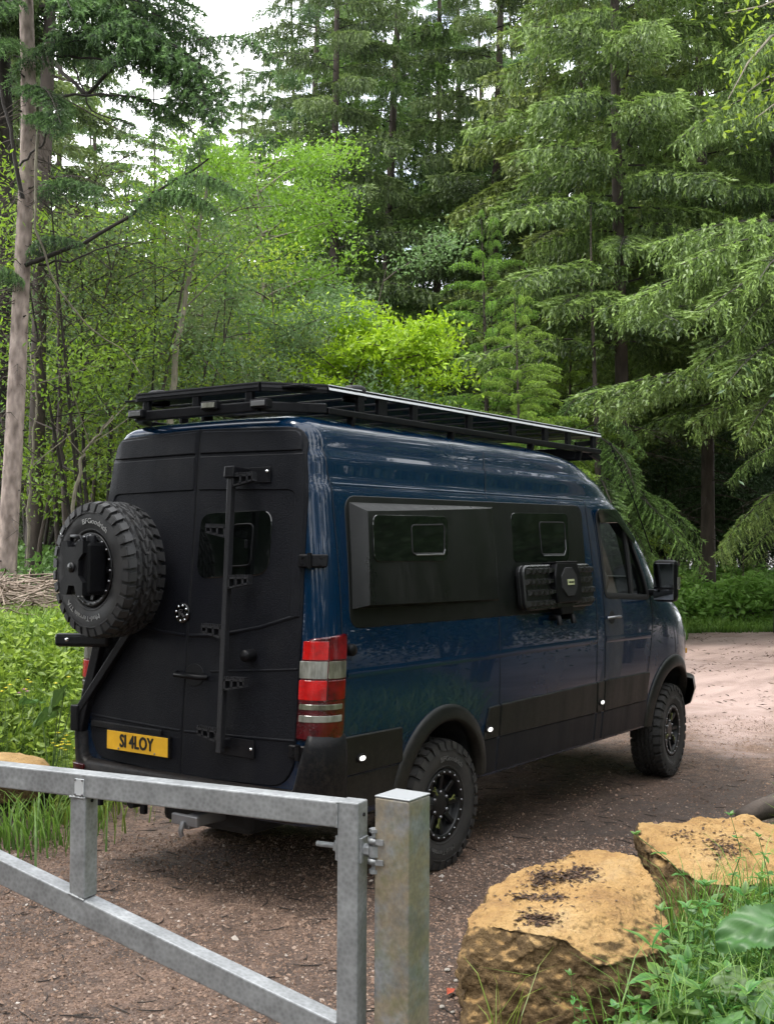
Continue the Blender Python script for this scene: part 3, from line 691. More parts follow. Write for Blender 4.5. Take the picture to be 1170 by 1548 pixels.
# ---- the big spruce at the left with its pale trunk, and its neighbour
def left_spruce():
    g = np.random.default_rng(91); D = 15.0
    base = np.array(at(9, 892, D)); c = base.copy()
    e = empty('spruce_tree', base); tag(e, 'tall spruce at the left edge with a pale pinkish flaking trunk', 'tree')
    px = [(8, 905), (12, 830), (20, 700), (27, 560), (32, 450), (37, 350), (42, 260), (44, 180), (43, 90), (40, 0), (38, -120), (37, -300)]
    pts = np.array([at(x, y, D) for x, y in px])-c; rad = np.array([.135, .125, .118, .112, .106, .10, .098, .096, .092, .088, .075, .05])
    me = wood_mesh('trunk', [(pts, rad)], M['bark_pink'], 12); link(bpy.data.objects.new('trunk', me), e)
    kn = MB()                                                      # dead knots on the trunk
    for i in range(26):
        f = g.uniform(0, 8); k = int(f); p = pts[k]+(pts[k+1]-pts[k])*(f-k); a = g.uniform(0, 2*PI); rr = .105
        d = np.array([math.cos(a), math.sin(a), .1]); kn.tube([p+d*rr*.8, p+d*(rr+.02+.05*g.random())], [.016, .007], 5)
    kn.build('dead_knot', M['bark_dark'], e)['kind'] = 'stuff'
    # bare limbs
    def limb(pp, r0, r1, mat, nm='limb', d=D, n=14):
        q = np.array([[x, y, dd] for x, y, dd in pp], float); t = np.linspace(0, 1, len(q)); u = np.linspace(0, 1, n)
        P = np.array([at(*[np.interp(s, t, q[:, k]) for k in range(3)]) for s in u])-c; P += g.normal(0, .012, P.shape)
        link(bpy.data.objects.new(nm, wood_mesh(nm, [(P, np.linspace(r0, r1, n))], M[mat], 5)), e); return P
    limb([(30, 405, 15), (70, 388, 14.8), (130, 368, 14.5), (190, 330, 14.2), (250, 280, 13.9), (318, 242, 13.7)], .038, .010, 'bark_dark')
    limb([(60, 400, 15), (110, 392, 14.6), (170, 372, 14.3), (230, 362, 14)], .016, .005, 'bark_dark')
    limb([(70, 80, 15.5), (130, 145, 15), (165, 108, 14.8), (205, 55, 14.4)], .03, .02, 'bark_dark')
    limb([(50, 150, 15), (120, 142, 14.8), (180, 145, 14.5), (250, 150, 14.2)], .022, .008, 'bark_dark')
    limb([(45, 80, 15), (110, 85, 14.8), (170, 92, 14.5), (230, 90, 14.2)], .022, .008, 'bark_dark')
    limb([(0, 125, 14.6), (12, 175, 14.6), (22, 230, 14.6), (34, 300, 14.7)], .018, .030, 'bark_dark')
    limb([(95, 155, 14.8), (70, 210, 14.7), (30, 250, 14.8)], .010, .016, 'bark_dark')
    limb([(58, 205, 14.5), (52, 280, 14.5), (52, 335, 14.5), (70, 400, 14.6), (98, 455, 14.8), (140, 500, 15), (190, 530, 15.2), (212, 565, 15.3)], .020, .007, 'bark_pale')
    limb([(110, 100, 15), (140, 170, 14.8), (220, 195, 14.5)], .014, .006, 'bark_dark')
    # hanging foliage
    it = []
    for (x0, y0, d0, x1, y1, d1, sh) in ((60, 10, 15, 250, 60, 14, -.1), (90, -20, 15, 310, 20, 14.2, -.1), (60, 60, 15, 300, 110, 13.8, -.12), (120, 20, 15, 340, 150, 14, -.1), (180, 60, 14.5, 350, 185, 14, 0), (210, 110, 14.4, 335, 190, 13.8, 0),
                                         (60, -60, 15, 280, -20, 14, -.1), (30, -40, 15, 120, 20, 13.5, 0), (40, 0, 15, -60, 70, 14, 0), (60, -20, 15, 160, 20, 14.2, -.1), (200, 0, 14.5, 330, 80, 15, -.1), (230, 20, 14.5, 345, 120, 15, -.05),
                                         (40, 130, 15, 100, 190, 14, -.15), (250, 275, 13.9, 365, 300, 13.4, .15), (230, 290, 14, 340, 340, 13.5, .12), (190, 330, 14.2, 300, 300, 13.6, .1), (60, 300, 15, 150, 290, 14, -.05), (50, 180, 15, 90, 205, 14, -.1),
                                         (280, 262, 13.8, 325, 205, 13.5, .0), (40, 430, 15, -30, 420, 14.2, 0), (30, 60, 15, -40, 110, 14, .1), (40, -80, 15, 210, -60, 14, -.1), (40, 390, 15, 120, 370, 14.4, -.2), (250, 160, 14.3, 330, 200, 13.9, 0), (150, 145, 14.8, 290, 200, 14.4, -.05), (170, 95, 14.6, 300, 140, 14.2, -.1)):
        a = np.array(at(x0, y0, d0))-c; b = np.array(at(x1, y1, d1))-c; it.append((a, b, sh))
    for (x0, y0) in ((140, 40), (200, 25), (240, 50), (270, 85), (180, 10), (300, 60), (100, 10), (290, 130), (120, 60)):
        a = np.array(at(x0, y0, 14.6))-c; an = g.uniform(0, 6.28)
        it.append((a, a+np.array([math.cos(an)*1.1, math.sin(an)*1.1, -.45]), -.1))
    V = crown_mesh('crown', it, BT, g, M['needle']); link(bpy.data.objects.new('crown', V), e)
    # dead brown twigs round the stem
    tw = []
    for i in range(110):
        y = g.uniform(140, 470) if i < 80 else g.uniform(430, 800); x = np.interp(y, [180, 900], [44, 8])+g.uniform(-2, 4)
        p = np.array(at(x, y, D))-c; a = g.uniform(0, 2*PI); l = g.uniform(.25, 1.25 if y < 480 else .7); t = np.linspace(0, 1, 5)
        q = p+np.stack([l*t*math.cos(a), l*t*math.sin(a), -.30*l*t**1.6+.05*np.sin(6*t+i)], -1); tw.append((q, np.linspace(.008, .002, 5)))
        for k in range(4):
            b = q[1+k % 4]; a2 = a+g.uniform(-1.2, 1.2); s = np.linspace(0, 1, 3); tw.append((b+np.stack([.35*l*s*math.cos(a2), .35*l*s*math.sin(a2), -.2*l*s], -1), [.004, .003, .0015]))
    link(bpy.data.objects.new('dead_twigs', wood_mesh('dead_twigs', tw, M['bark'], 3)), e)['kind'] = 'stuff'
    # neighbour
    D2 = 17.5; base = np.array(at(60, 880, D2)); c2 = base
    e2 = empty('spruce_tree', base); tag(e2, 'second dark spruce stem close behind the pale trunk at the left edge', 'tree')
    px = [(50, 885), (58, 600), (62, 350), (68, 220), (72, 120), (76, 30), (80, -150)]
    pts = np.array([at(x, y, D2) for x, y in px])-c2
    link(bpy.data.objects.new('trunk', wood_mesh('trunk', [(pts, np.array([.13, .115, .10, .11, .10, .085, .05]))]+[(q, r) for q, r in dead_twigs(g, 2.5, 8, 40, 1.2)], M['bark'], 9)), e2)
    it = []
    for i in range(22):
        y = g.uniform(-250, 60); z = np.array(at(74, y, D2))-c2; a = g.uniform(0, 6.28); L = g.uniform(1.2, 2.4); it.append((z, z+np.array([L*math.cos(a), L*math.sin(a), -.5]), -.1))
    link(bpy.data.objects.new('crown', crown_mesh('crown', it, BTS, g, M['needle'])), e2)
    # dark stem at the very edge
    D3 = 18.5; base = np.array(at(-4, 880, D3))
    e3 = empty('spruce_tree', base); tag(e3, 'dark brown spruce stem cut by the left edge of the view behind the pale trunk', 'tree')
    pts = np.array([at(x, y, D3) for x, y in ((-2, 885), (0, 700), (4, 500), (8, 300), (6, 100), (4, -150))])-base
    link(bpy.data.objects.new('trunk', wood_mesh('trunk', [(pts, np.array([.20, .18, .17, .15, .12, .06]))]+dead_twigs(g, 1.5, 8, 46, 1.3), M['bark_dark'], 9)), e3)
    it = []
    for i in range(18):
        y = g.uniform(-200, 250); z = np.array(at(5, y, D3))-base; a = g.uniform(0, 6.28); L = g.uniform(1.0, 2.0); it.append((z, z+np.array([L*math.cos(a), L*math.sin(a), -.5]), 0))
    link(bpy.data.objects.new('crown', crown_mesh('crown', it, BTS, g, M['needle'])), e3)
left_spruce()
# ---- pale sapling stem left of the rack, and bare crooked stems
def stem_tree(label, pts, r0, r1, mat, leaves=0, lmat='birch', name='birch_sapling', twigs=8, seed=1):
    g = np.random.default_rng(seed); P = np.array([at(*p) for p in pts]); c = P[0].copy(); P = P-c
    t = np.linspace(0, 1, len(P)); u = np.linspace(0, 1, 16); Q = np.stack([np.interp(u, t, P[:, k]) for k in range(3)], -1)+g.normal(0, .014, (16, 3))
    e = empty(name, c); tag(e, label, 'tree'); paths = [(Q, np.linspace(r0, r1, 16))]; C = []
    for i in range(twigs):
        f = g.uniform(.35, 1); b = np.array([np.interp(f, u, Q[:, k]) for k in range(3)]); a = g.uniform(0, 6.28); L = g.uniform(.5, 1.4); v = np.linspace(0, 1, 6)
        q = b+np.stack([L*v*math.cos(a), L*v*math.sin(a), L*v*g.uniform(.2, 1.1)], -1)+g.normal(0, .02, (6, 3))*v[:, None]; paths.append((q, r1*.7*(1-.8*v)+.002)); C.append(q[2:])
    link(bpy.data.objects.new('trunk', wood_mesh('trunk', paths, M[mat], 6)), e)
    if leaves:
        C = np.concatenate(C); i = g.integers(0, len(C), leaves); LP = C[i]+g.normal(0, .28, (leaves, 3))
        V, F, A = leaf_quads(LP, g, .075, .5, g.uniform(.1, 1, leaves)); link(bpy.data.objects.new('crown', np_mesh('crown', V, F, M[lmat], A)), e)
stem_tree('slender pale barked birch stem rising beside the left end of the roof rack', [(258, 700, 17), (259, 590, 17), (268, 520, 17), (280, 450, 17), (296, 385, 17), (308, 330, 17), (315, 260, 17)], .055, .016, 'bark_pale', 1800, seed=3)
stem_tree('leaning pale stem that bends to the right just above the spare tyre', [(108, 800, 16), (113, 750, 16), (121, 700, 16), (128, 680, 16), (150, 655, 16), (172, 628, 16)], .030, .010, 'bark_pale', 0, twigs=4, seed=4)
stem_tree('crooked grey stem climbing behind the top of the spare tyre', [(100, 800, 17), (96, 700, 17), (90, 640, 17), (92, 560, 17), (88, 470, 17), (94, 380, 17)], .045, .018, 'bark', 900, seed=5)
stem_tree('dark thin stem with a slight lean between the spare tyre and the roof rack', [(165, 780, 18), (168, 640, 18), (166, 560, 18), (172, 470, 18), (186, 400, 18), (196, 330, 18)], .035, .012, 'bark_dark', 900, seed=6)
stem_tree('dark stem forking upward to the right above the spare tyre', [(135, 800, 17.5), (126, 660, 17.5), (122, 560, 17.5), (128, 470, 17.5), (122, 380, 17.5)], .032, .014, 'bark_dark', 900, seed=7)
stem_tree('long bare dark branch stem slanting right above the rear doors', [(190, 640, 18), (205, 540, 18), (225, 480, 18), (262, 440, 18), (310, 425, 18)], .028, .010, 'bark_dark', 500, seed=8)
stem_tree('thin pale leaning stem among the undergrowth right of the pale spruce trunk', [(42, 880, 16), (44, 780, 16), (50, 680, 16), (56, 600, 16), (52, 540, 16)], .022, .010, 'bark_pale', 300, seed=9)
# ---- leafy branch hanging in at the top right
def near_branch():
    g = np.random.default_rng(101); base = np.array(at(1360, 1000, 11)); base[2] = hz(base[0], base[1])
    e = empty('birch_tree', base); tag(e, 'birch out of frame whose leafy twigs hang in at the upper right corner', 'tree')
    P = np.array([at(1360, y, 11) for y in (1100, 700, 300, 0, -150)])-base; P[0][2] = -.1
    paths = [(P, np.array([.12, .11, .09, .06, .03]))]; C = []
    for (pts) in ([(1360, 60, 11), (1250, 20, 10.5), (1165, 55, 10), (1130, 95, 9.8), (1100, 150, 9.7)], [(1360, -20, 11), (1240, -30, 10.5), (1150, 10, 10), (1095, 20, 9.8)], [(1360, 160, 11), (1260, 130, 10.6), (1180, 150, 10.3), (1140, 180, 10)], [(1360, 20, 11), (1230, 60, 10.2), (1170, 110, 10), (1128, 140, 9.9)]):
        q = np.array([at(*p) for p in pts])-base; paths.append((q, np.linspace(.022, .004, len(q)))); C.append(q[1:])
        t = np.linspace(0, 1, len(q)); u = np.linspace(.35, 1, 30); C.append(np.stack([np.interp(u, t, q[:, k]) for k in range(3)], -1))
    link(bpy.data.objects.new('trunk', wood_mesh('trunk', paths, M['bark_pale'], 6)), e)
    C = np.concatenate(C); n = 420; i = g.integers(0, len(C), n); LP = C[i]+g.normal(0, .16, (n, 3)); LP[:, 2] -= .08
    V, F, A = leaf_quads(LP, g, .075, .6, g.uniform(.2, 1, n)); link(bpy.data.objects.new('crown', np_mesh('crown', V, F, M['birch'], A)), e)
near_branch()
# ---- the wood goes on around the clearing, out of the picture (seen in the paint and glass of the van)
for d, l, k, s in ((9, 15, 'FA', .9), (14, 15.5, 'FB', .95), (19, 16, 'FA', 1.0), (3, 15, 'FB', .9), (-3, 14, 'FA', .95), (25, 17, 'FB', 1), (11, 20, 'FA', 1.1), (17, 21, 'FA', 1.05), (-9, 9, 'FB', .95), (-12, 2, 'FA', 1.0), (-11, -6, 'FB', .9), (-6, -12, 'FA', .9), (1, -13, 'FB', .95), (7, -12, 'FA', .9), (31, 17, 'FA', 1)):
    x, y = xy(d, l)
    t, c = KIND[k]; tree('conifer', 'conifer of the wood that closes the clearing outside the view', (x, y, hz(x, y)-.1), t, c, 'conifers around the clearing outside the view', float(_g.uniform(0, 6.28)), s)
for d, l, s in ((8, 11.5, 1.0), (12, 12, 1.1), (16, 12.5, 1.0), (4, 11, 1.1), (0, 10.5, 1.0), (20, 13, 1.1), (7, -10, 1.2), (3, -10.5, 1.2), (-1, -10, 1.2), (-5, -9, 1.1), (-8, -5, 1.2), (-9, 0, 1.2), (-8, 5, 1.1), (-4, 9, 1.1), (5, 6.0, .9), (8, 7.0, 1.0), (11, 8.3, 1.0), (14, 9.6, 1.05), (17, 10.8, 1.05), (2, 5.5, .8), (5, -13, 1.5), (-3, -13, 1.5), (1, -14, 1.6)):
    x, y = xy(d, l); tree('evergreen_bush', 'dark evergreen bush at the edge of the clearing outside the view', (x, y, hz(x, y)-.1), EVER[0], EVER[1], 'bushes around the clearing outside the view', float(_g.uniform(0, 6.28)), s, None, 'bush')
# =================================================================== ground cover (nobody could count it)
def stuff(name, me):
    o = link(bpy.data.objects.new(name, me)); o['kind'] = 'stuff'; return o
def blades(P, g, h, w, lean=.35):
    """grass blades as three-part bent strips"""
    n = len(P); a = g.uniform(0, 2*PI, n); d = np.stack([np.cos(a), np.sin(a), np.zeros(n)], -1); s = np.stack([-np.sin(a), np.cos(a), np.zeros(n)], -1)
    hh = (h*g.uniform(.45, 1.2, n))[:, None]; ww = w*g.uniform(.6, 1.3, n)[:, None]; ln = hh*np.abs(g.normal(lean, .25, n))[:, None]; up = np.array([0, 0, 1.0])
    p1 = P+up*hh*.5+d*ln*.22; p2 = P+up*hh*.86+d*ln*.62; p3 = P+up*hh*.98+d*ln*1.1
    V = np.stack([P-s*ww, P+s*ww, p1-s*ww*.85, p1+s*ww*.85, p2-s*ww*.5, p2+s*ww*.5, p3], 1).reshape(-1, 3)
    b = (np.arange(n)*7)[:, None]
    F = np.concatenate([b+np.array([[0, 1, 3]]), b+np.array([[0, 3, 2]]), b+np.array([[2, 3, 5]]), b+np.array([[2, 5, 4]]), b+np.array([[4, 5, 6]])])
    t = g.uniform(0, .35, (n, 1)); A = np.clip(np.concatenate([t, t, t+.3, t+.3, t+.5, t+.5, t+.65], 1), 0, 1).reshape(-1)
    return V, F, A
def scatter(g, n, d0, d1, l0, l1, test):
    d = np.sqrt(g.uniform(d0**2, d1**2, n)); l = g.uniform(l0, l1, n)*d; x, y = xy(d, l); k = test(x, y, d, l)
    x, y = x[k], y[k]; return np.stack([x, y, H(x, y)], -1)
gg = np.random.default_rng(201)
def off_stone(P):
    d, l = dl(P[:, 0], P[:, 1]); return P[~((l/d*CAM_F+585 < 96) & (d < 9.1))]
def bank_grass():
    P = scatter(gg, 34000, 7.2, 14.5, -.40, -.15, lambda x, y, d, l: (verge(x, y)[0] > -.12+.25*gg.random(len(x))) & (verge(x, y)[0] < 3.6+gg.random(len(x))))
    P = off_stone(P)
    V, F, A = blades(P, gg, .27*(.55+.6*sstep(-.1, 1.2, verge(P[:, 0], P[:, 1])[0])), .0075, .4); stuff('long_grass', np_mesh('long_grass', V, F, M['grass'], A))
    P = scatter(gg, 44000, 7.2, 13, -.40, -.15, lambda x, y, d, l: (verge(x, y)[0] > -.05) & (verge(x, y)[0] < 3.0))
    P = off_stone(P); P = P[wob(P[:, 0], P[:, 1], 2.0)+gg.normal(0, .3, len(P)) > -.12]; P[:, 2] += gg.uniform(.03, .38, len(P)); V, F, A = leaf_quads(P, gg, .095, 1.3, gg.uniform(.1, 1, len(P))); stuff('bank_weeds', np_mesh('bank_weeds', V, F, M['bank_weed'], A))
    # the verge on the far side of the van and behind it
    P = scatter(gg, 9000, 9, 26, -.15, .26, lambda x, y, d, l: (verge(x, y)[0] > -.1) & (verge(x, y)[0] < 1.8) & (x > 0))
    V, F, A = blades(P, gg, .35, .012, .4); stuff('verge_grass', np_mesh('verge_grass', V, F, M['grass'], A))
def right_verge():
    x = gg.uniform(-4, 9, 30000); y = gg.uniform(-7.5, -1.8, 30000); b = verge(x, y)[1]; d, l = dl(x, y)
    k = (b > .5) & (b < 4) & ((l > .345*d) | ((d > 6.4) & (b > .9))); P = np.stack([x[k], y[k], H(x[k], y[k])], -1)
    V, F, A = blades(P, gg, .38, .011, .5); stuff('verge_grass', np_mesh('verge_grass', V, F, M['grass'], A))
right_verge()
def far_nettles():
    t = lambda x, y, d, l: (verge(x, y)[0] > .9+.9*gg.random(len(x))) & (verge(x, y)[0] < 8.5)
    P = scatter(gg, 46000, 27.5, 36, .18, .42, t); P[:, 2] += gg.uniform(.02, 1, len(P))*(.60+.40*sstep(0, 3, verge(P[:, 0], P[:, 1])[0]))*(.75+.5*wob(P[:, 0], P[:, 1], 1.7))
    V, F, A = leaf_quads(P, gg, .21, 1.9, gg.uniform(0, .5, len(P))+.5*np.clip((P[:, 2]-H(P[:, 0], P[:, 1]))/.6, 0, 1)); stuff('nettle_bed', np_mesh('nettle_bed', V, F, M['nettle'], A))
    P = scatter(gg, 16000, 26.8, 30, .18, .42, lambda x, y, d, l: (verge(x, y)[0] > -.25) & (verge(x, y)[0] < 1.5))
    V, F, A = blades(P, gg, .14, .016, .5); stuff('short_verge_grass', np_mesh('short_verge_grass', V, F, M['grass'], A))
    # forest floor herbs on the left
    P = scatter(gg, 9000, 13, 26, -.40, -.12, lambda x, y, d, l: verge(x, y)[0] > 5)
    P[:, 2] += gg.uniform(.02, .5, len(P)); V, F, A = leaf_quads(P, gg, .13, 1.0, gg.uniform(0, .7, len(P))); stuff('forest_floor_herbs', np_mesh('forest_floor_herbs', V, F, M['weed'], A))
def shapes_scatter(P, g, size, kind, cols):
    """grit (squashed octahedra) or litter (bent flakes); returns a mesh with a colour value per piece"""
    n = len(P); s = size[:, None]; q = g.uniform(0, 2*PI, n); c, sn = np.cos(q), np.sin(q)
    if kind == 'grit':
        base = np.array([[1, 0, -.2], [0, 1, -.2], [-1, 0, -.2], [0, -1, -.2], [0, 0, 1.0]])
        X = base[None]*np.stack([np.ones(n), g.uniform(.5, 1, n), g.uniform(.35, .75, n)], -1)[:, None]*s[:, None]+g.normal(0, .16, (n, 5, 3))*s[:, None]
        F = np.array([[0, 1, 4], [1, 2, 4], [2, 3, 4], [3, 0, 4]]); lift = .18
    else:
        base = np.array([[-1, 0, 0], [0, -.42, .10], [1, 0, .02], [0, .42, .10]]); X = base[None]*np.stack([np.ones(n), g.uniform(.3, 1, n), g.uniform(-.6, 2, n)], -1)[:, None]*s[:, None]
        F = np.array([[0, 1, 2], [0, 2, 3]]); lift = .10
        tl = g.normal(0, .22, (n, 1)); X[..., 2] += X[..., 0]*tl
    Y = X.copy(); Y[..., 0] = X[..., 0]*c[:, None]-X[..., 1]*sn[:, None]; Y[..., 1] = X[..., 0]*sn[:, None]+X[..., 1]*c[:, None]
    V = (Y+P[:, None]+np.array([0, 0, 1])*(s*lift)[:, None]).reshape(-1, 3); k = X.shape[1]
    Fs = (np.arange(n)*k)[:, None, None]+F[None]
    return V, Fs.reshape(-1, 3), np.repeat(cols, k)
def attr_mat(name, stops, rough=.85):
    n = NT(name); a = n.node('ShaderNodeAttribute'); a.attribute_name = 'tip'
    n.set(Base_Color=n.ramp(a.outputs['Fac'], stops), Roughness=rough); return n.m
M['grit'] = attr_mat('track_stones', [(0, (.048, .030, .020)), (.35, (.138, .086, .060)), (.7, (.245, .160, .115)), (.9, (.34, .28, .235)), (1, (.46, .42, .38))])
M['litter'] = attr_mat('leaf_litter', [(0, (.018, .011, .008)), (.45, (.060, .034, .022)), (.8, (.14, .075, .042)), (1, (.26, .17, .09))])
def track_litter():
    onroad = lambda x, y, d, l: np.maximum(*verge(x, y)) < .35
    P = np.concatenate([scatter(gg, 54000, 4.6, 8.2, -.36, .36, onroad), scatter(gg, 26000, 8.2, 14, -.36, .36, onroad)]); n = len(P); sz = gg.gamma(2.0, .0021, n)+.0028
    V, F, A = shapes_scatter(P, gg, sz, 'grit', np.clip(gg.beta(2, 2.6, n)+.15*(gg.random(n) < .03), 0, 1)); stuff('gravel', np_mesh('gravel', V, F, M['grit'], A))
    P = scatter(gg, 60000, 4.6, 14, -.36, .36, onroad); k = (mclump(P) > .42); P = P[k]; n = len(P)
    V, F, A = shapes_scatter(P, gg, gg.uniform(.004, .014, n), 'flake', gg.beta(1.6, 2.0, n)); stuff('fallen_litter', np_mesh('fallen_litter', V, F, M['litter'], A))
    P = scatter(gg, 3200, 14, 27.5, .10, .36, onroad); k = mclump(P) > .60; P = P[k]; n = len(P)
    V, F, A = shapes_scatter(P, gg, gg.uniform(.02, .06, n), 'flake', gg.beta(1.2, 3, n)); stuff('scattered_leaves', np_mesh('scattered_leaves', V, F, M['litter'], A))
    tw = []
    for i in range(420):
        d = math.sqrt(gg.uniform(5**2, 11**2)); l = gg.uniform(-.34, .34)*d; x, y = xy(d, l)
        if float(np.maximum(*verge(x, y))) > .3: continue
        a = gg.uniform(0, 6.28); L = gg.uniform(.03, .16); t = np.linspace(-.5, .5, 4); q = np.stack([x+L*t*math.cos(a), y+L*t*math.sin(a)+.15*L*t*t*4, hz(x, y)+.006+0*t], -1); tw.append((q, [.0028, .0032, .0028, .0015]))
    stuff('fallen_twigs', wood_mesh('fallen_twigs', tw, M['bark_dark'], 4))
def mclump(P):
    x, y = P[:, 0], P[:, 1]
    return .5+.25*(np.sin(x*2.1+1)+np.sin(y*2.7+2)+np.sin(x*5.3-y*3.1)+np.sin(y*6.1+x*4.4))*.7+gg.normal(0, .12, len(x))
bank_grass(); far_nettles(); track_litter()
def brush_pile():
    g = np.random.default_rng(211); P = []; c = np.array(at(48, 925, 13.2)); c[2] = hz(c[0], c[1])
    for i in range(520):
        x0 = g.normal(0, .75); y0 = g.normal(0, .45); z = max(0, .55*(1-(x0/1.7)**2))*g.random()
        p = c+np.array([RH[0]*x0+FH[0]*y0, RH[1]*x0+FH[1]*y0, 0]); p[2] = hz(p[0], p[1])+.02+z
        a = g.uniform(0, 6.28); L = g.gamma(2.2, .16)+.1; el = g.normal(0, .25); t = np.linspace(-.5, .5, 5)
        q = p+np.stack([L*t*math.cos(a), L*t*math.sin(a), L*t*math.sin(el)], -1)+g.normal(0, .015*L, (5, 3)); P.append((q, g.uniform(.004, .017)*np.linspace(1, .45, 5)))
    e = stuff('dead_branches', wood_mesh('dead_branches', P, M['stick'], 5))
    # dead brush behind the wing mirror
    Q = []; c2 = np.array(at(1040, 870, 32.0))
    for i in range(90):
        p = c2+np.array([RH[0], RH[1], 0])*g.normal(0, 1.1)+np.array([FH[0], FH[1], 0])*g.normal(0, .5); p[2] = hz(p[0], p[1])
        a = g.uniform(0, 6.28); L = g.uniform(.5, 1.7); el = g.uniform(.35, 1.2); t = np.linspace(0, 1, 5)
        Q.append((p+np.stack([L*t*math.cos(a)*math.cos(el), L*t*math.sin(a)*math.cos(el), L*t*math.sin(el)], -1)+g.normal(0, .03*L, (5, 3)), np.linspace(.014, .003, 5)))
    stuff('dead_brush', wood_mesh('dead_brush', Q, M['stick'], 4))
n = NT('dead_wood'); n.set(Base_Color=n.ramp(n.noise(3.0, 5, .7), [(.3, (.085, .060, .045)), (.5, (.20, .150, .115)), (.72, (.36, .29, .235))]), Roughness=.85); M['stick'] = n.m
brush_pile()
# =================================================================== the camper van
# van axes: x forward from the rear axle, y to its left, z up from the ground
def pchip(xs, ys):
    xs = np.array(xs, float); ys = np.array(ys, float); h = np.diff(xs); d = np.diff(ys)/h
    m = np.zeros(len(xs)); m[0], m[-1] = d[0], d[-1]
    for i in range(1, len(xs)-1):
        if d[i-1]*d[i] > 0:
            w1, w2 = 2*h[i]+h[i-1], h[i]+2*h[i-1]; m[i] = (w1+w2)/(w1/d[i-1]+w2/d[i])
    def f(x):
        x = min(max(x, xs[0]), xs[-1]); i = min(int(np.searchsorted(xs, x, 'right'))-1, len(h)-1); i = max(i, 0)
        t = (x-xs[i])/h[i]
        return float((1+2*t)*(1-t)**2*ys[i]+t*(1-t)**2*h[i]*m[i]+t*t*(3-2*t)*ys[i+1]+t*t*(t-1)*h[i]*m[i+1])
    return f
_W = pchip([.50, .62, .80, 1.05, 1.29, 1.50, 1.90, 2.20, 2.352, 2.372, 2.50, 2.525, 2.545, 2.62, 2.68, 2.73, 2.765, 2.788, 2.80],
           [.945, .958, .975, .990, .993, .985, .945, .902, .878, .866, .848, .842, .828, .812, .788, .735, .62, .40, .14])
_R = pchip([.50, .70, 1.3, 2.2, 2.70, 2.74, 2.765, 2.788, 2.80], [-1.33, -1.33, -1.30, -1.235, -1.195, -1.165, -1.08, -.90, -.60])
_F = pchip([.50, .80, 1.10, 1.35, 1.52, 1.60, 1.90, 2.20, 2.45, 2.60, 2.68, 2.73, 2.765, 2.80], [4.50, 4.66, 4.66, 4.58, 4.36, 4.10, 3.78, 3.42, 3.08, 2.80, 2.58, 2.30, 1.95, 1.2])
RC = 0.13
NF = 2.5
def X1(z): return _F(z)-(1.15 if z < 1.55 else 1.15-min(0.25, (z-1.55)*0.5))
def yside(x, z):
    w, f, x1 = _W(z), _F(z), X1(z)
    if x > x1:
        t = min((x-x1)/(f-x1), 0.999); return w*(1-t**NF)**(1/NF)
    return w
def plan(s, z):
    """plan outline by arc length from the rear centre, right half: (x, |y|)"""
    w, r = _W(z), _R(z); rc = min(RC, w*0.5); L1 = w-rc
    if s <= L1: return (r+0.03*(s/L1)**2, s)
    s -= L1
    if s <= rc*PI/2:
        a = s/rc; return (r+.03+rc*(1-math.cos(a)), L1+rc*math.sin(a))
    return (r+.03+rc+(s-rc*PI/2), w)
def xrear(y, z):
    y = abs(y); w, r = _W(z), _R(z); rc = min(RC, w*0.5); L1 = w-rc
    if y <= L1: return r+0.03*(y/L1)**2
    q = min((y-L1)/rc, 0.999); return r+.03+rc*(1-math.sqrt(1-q*q))
def surf(f):
    def g(u, v):
        p = f(u, v); e = 1e-3
        a = f(u+e, v)-f(u-e, v); b = f(u, v+e)-f(u, v-e)
        return p, a.cross(b).normalized()
    return g
SIDE = surf(lambda x, z: Vector((x, -yside(x, z), z)))             # normal -y
LSIDE = surf(lambda x, z: Vector((-x, yside(-x, z), z)))            # u = -x
REAR = surf(lambda u, z: Vector((xrear(-u, z), -u, z)))             # u = -y (rightwards seen from behind)
def _wrap(s, z):
    x, y = plan(s, z); return Vector((x, -y, z))
WRAP = surf(_wrap)
WRAPL = surf(lambda s, z: (lambda q: Vector((q[0], q[1], z)))(plan(-s, z)))

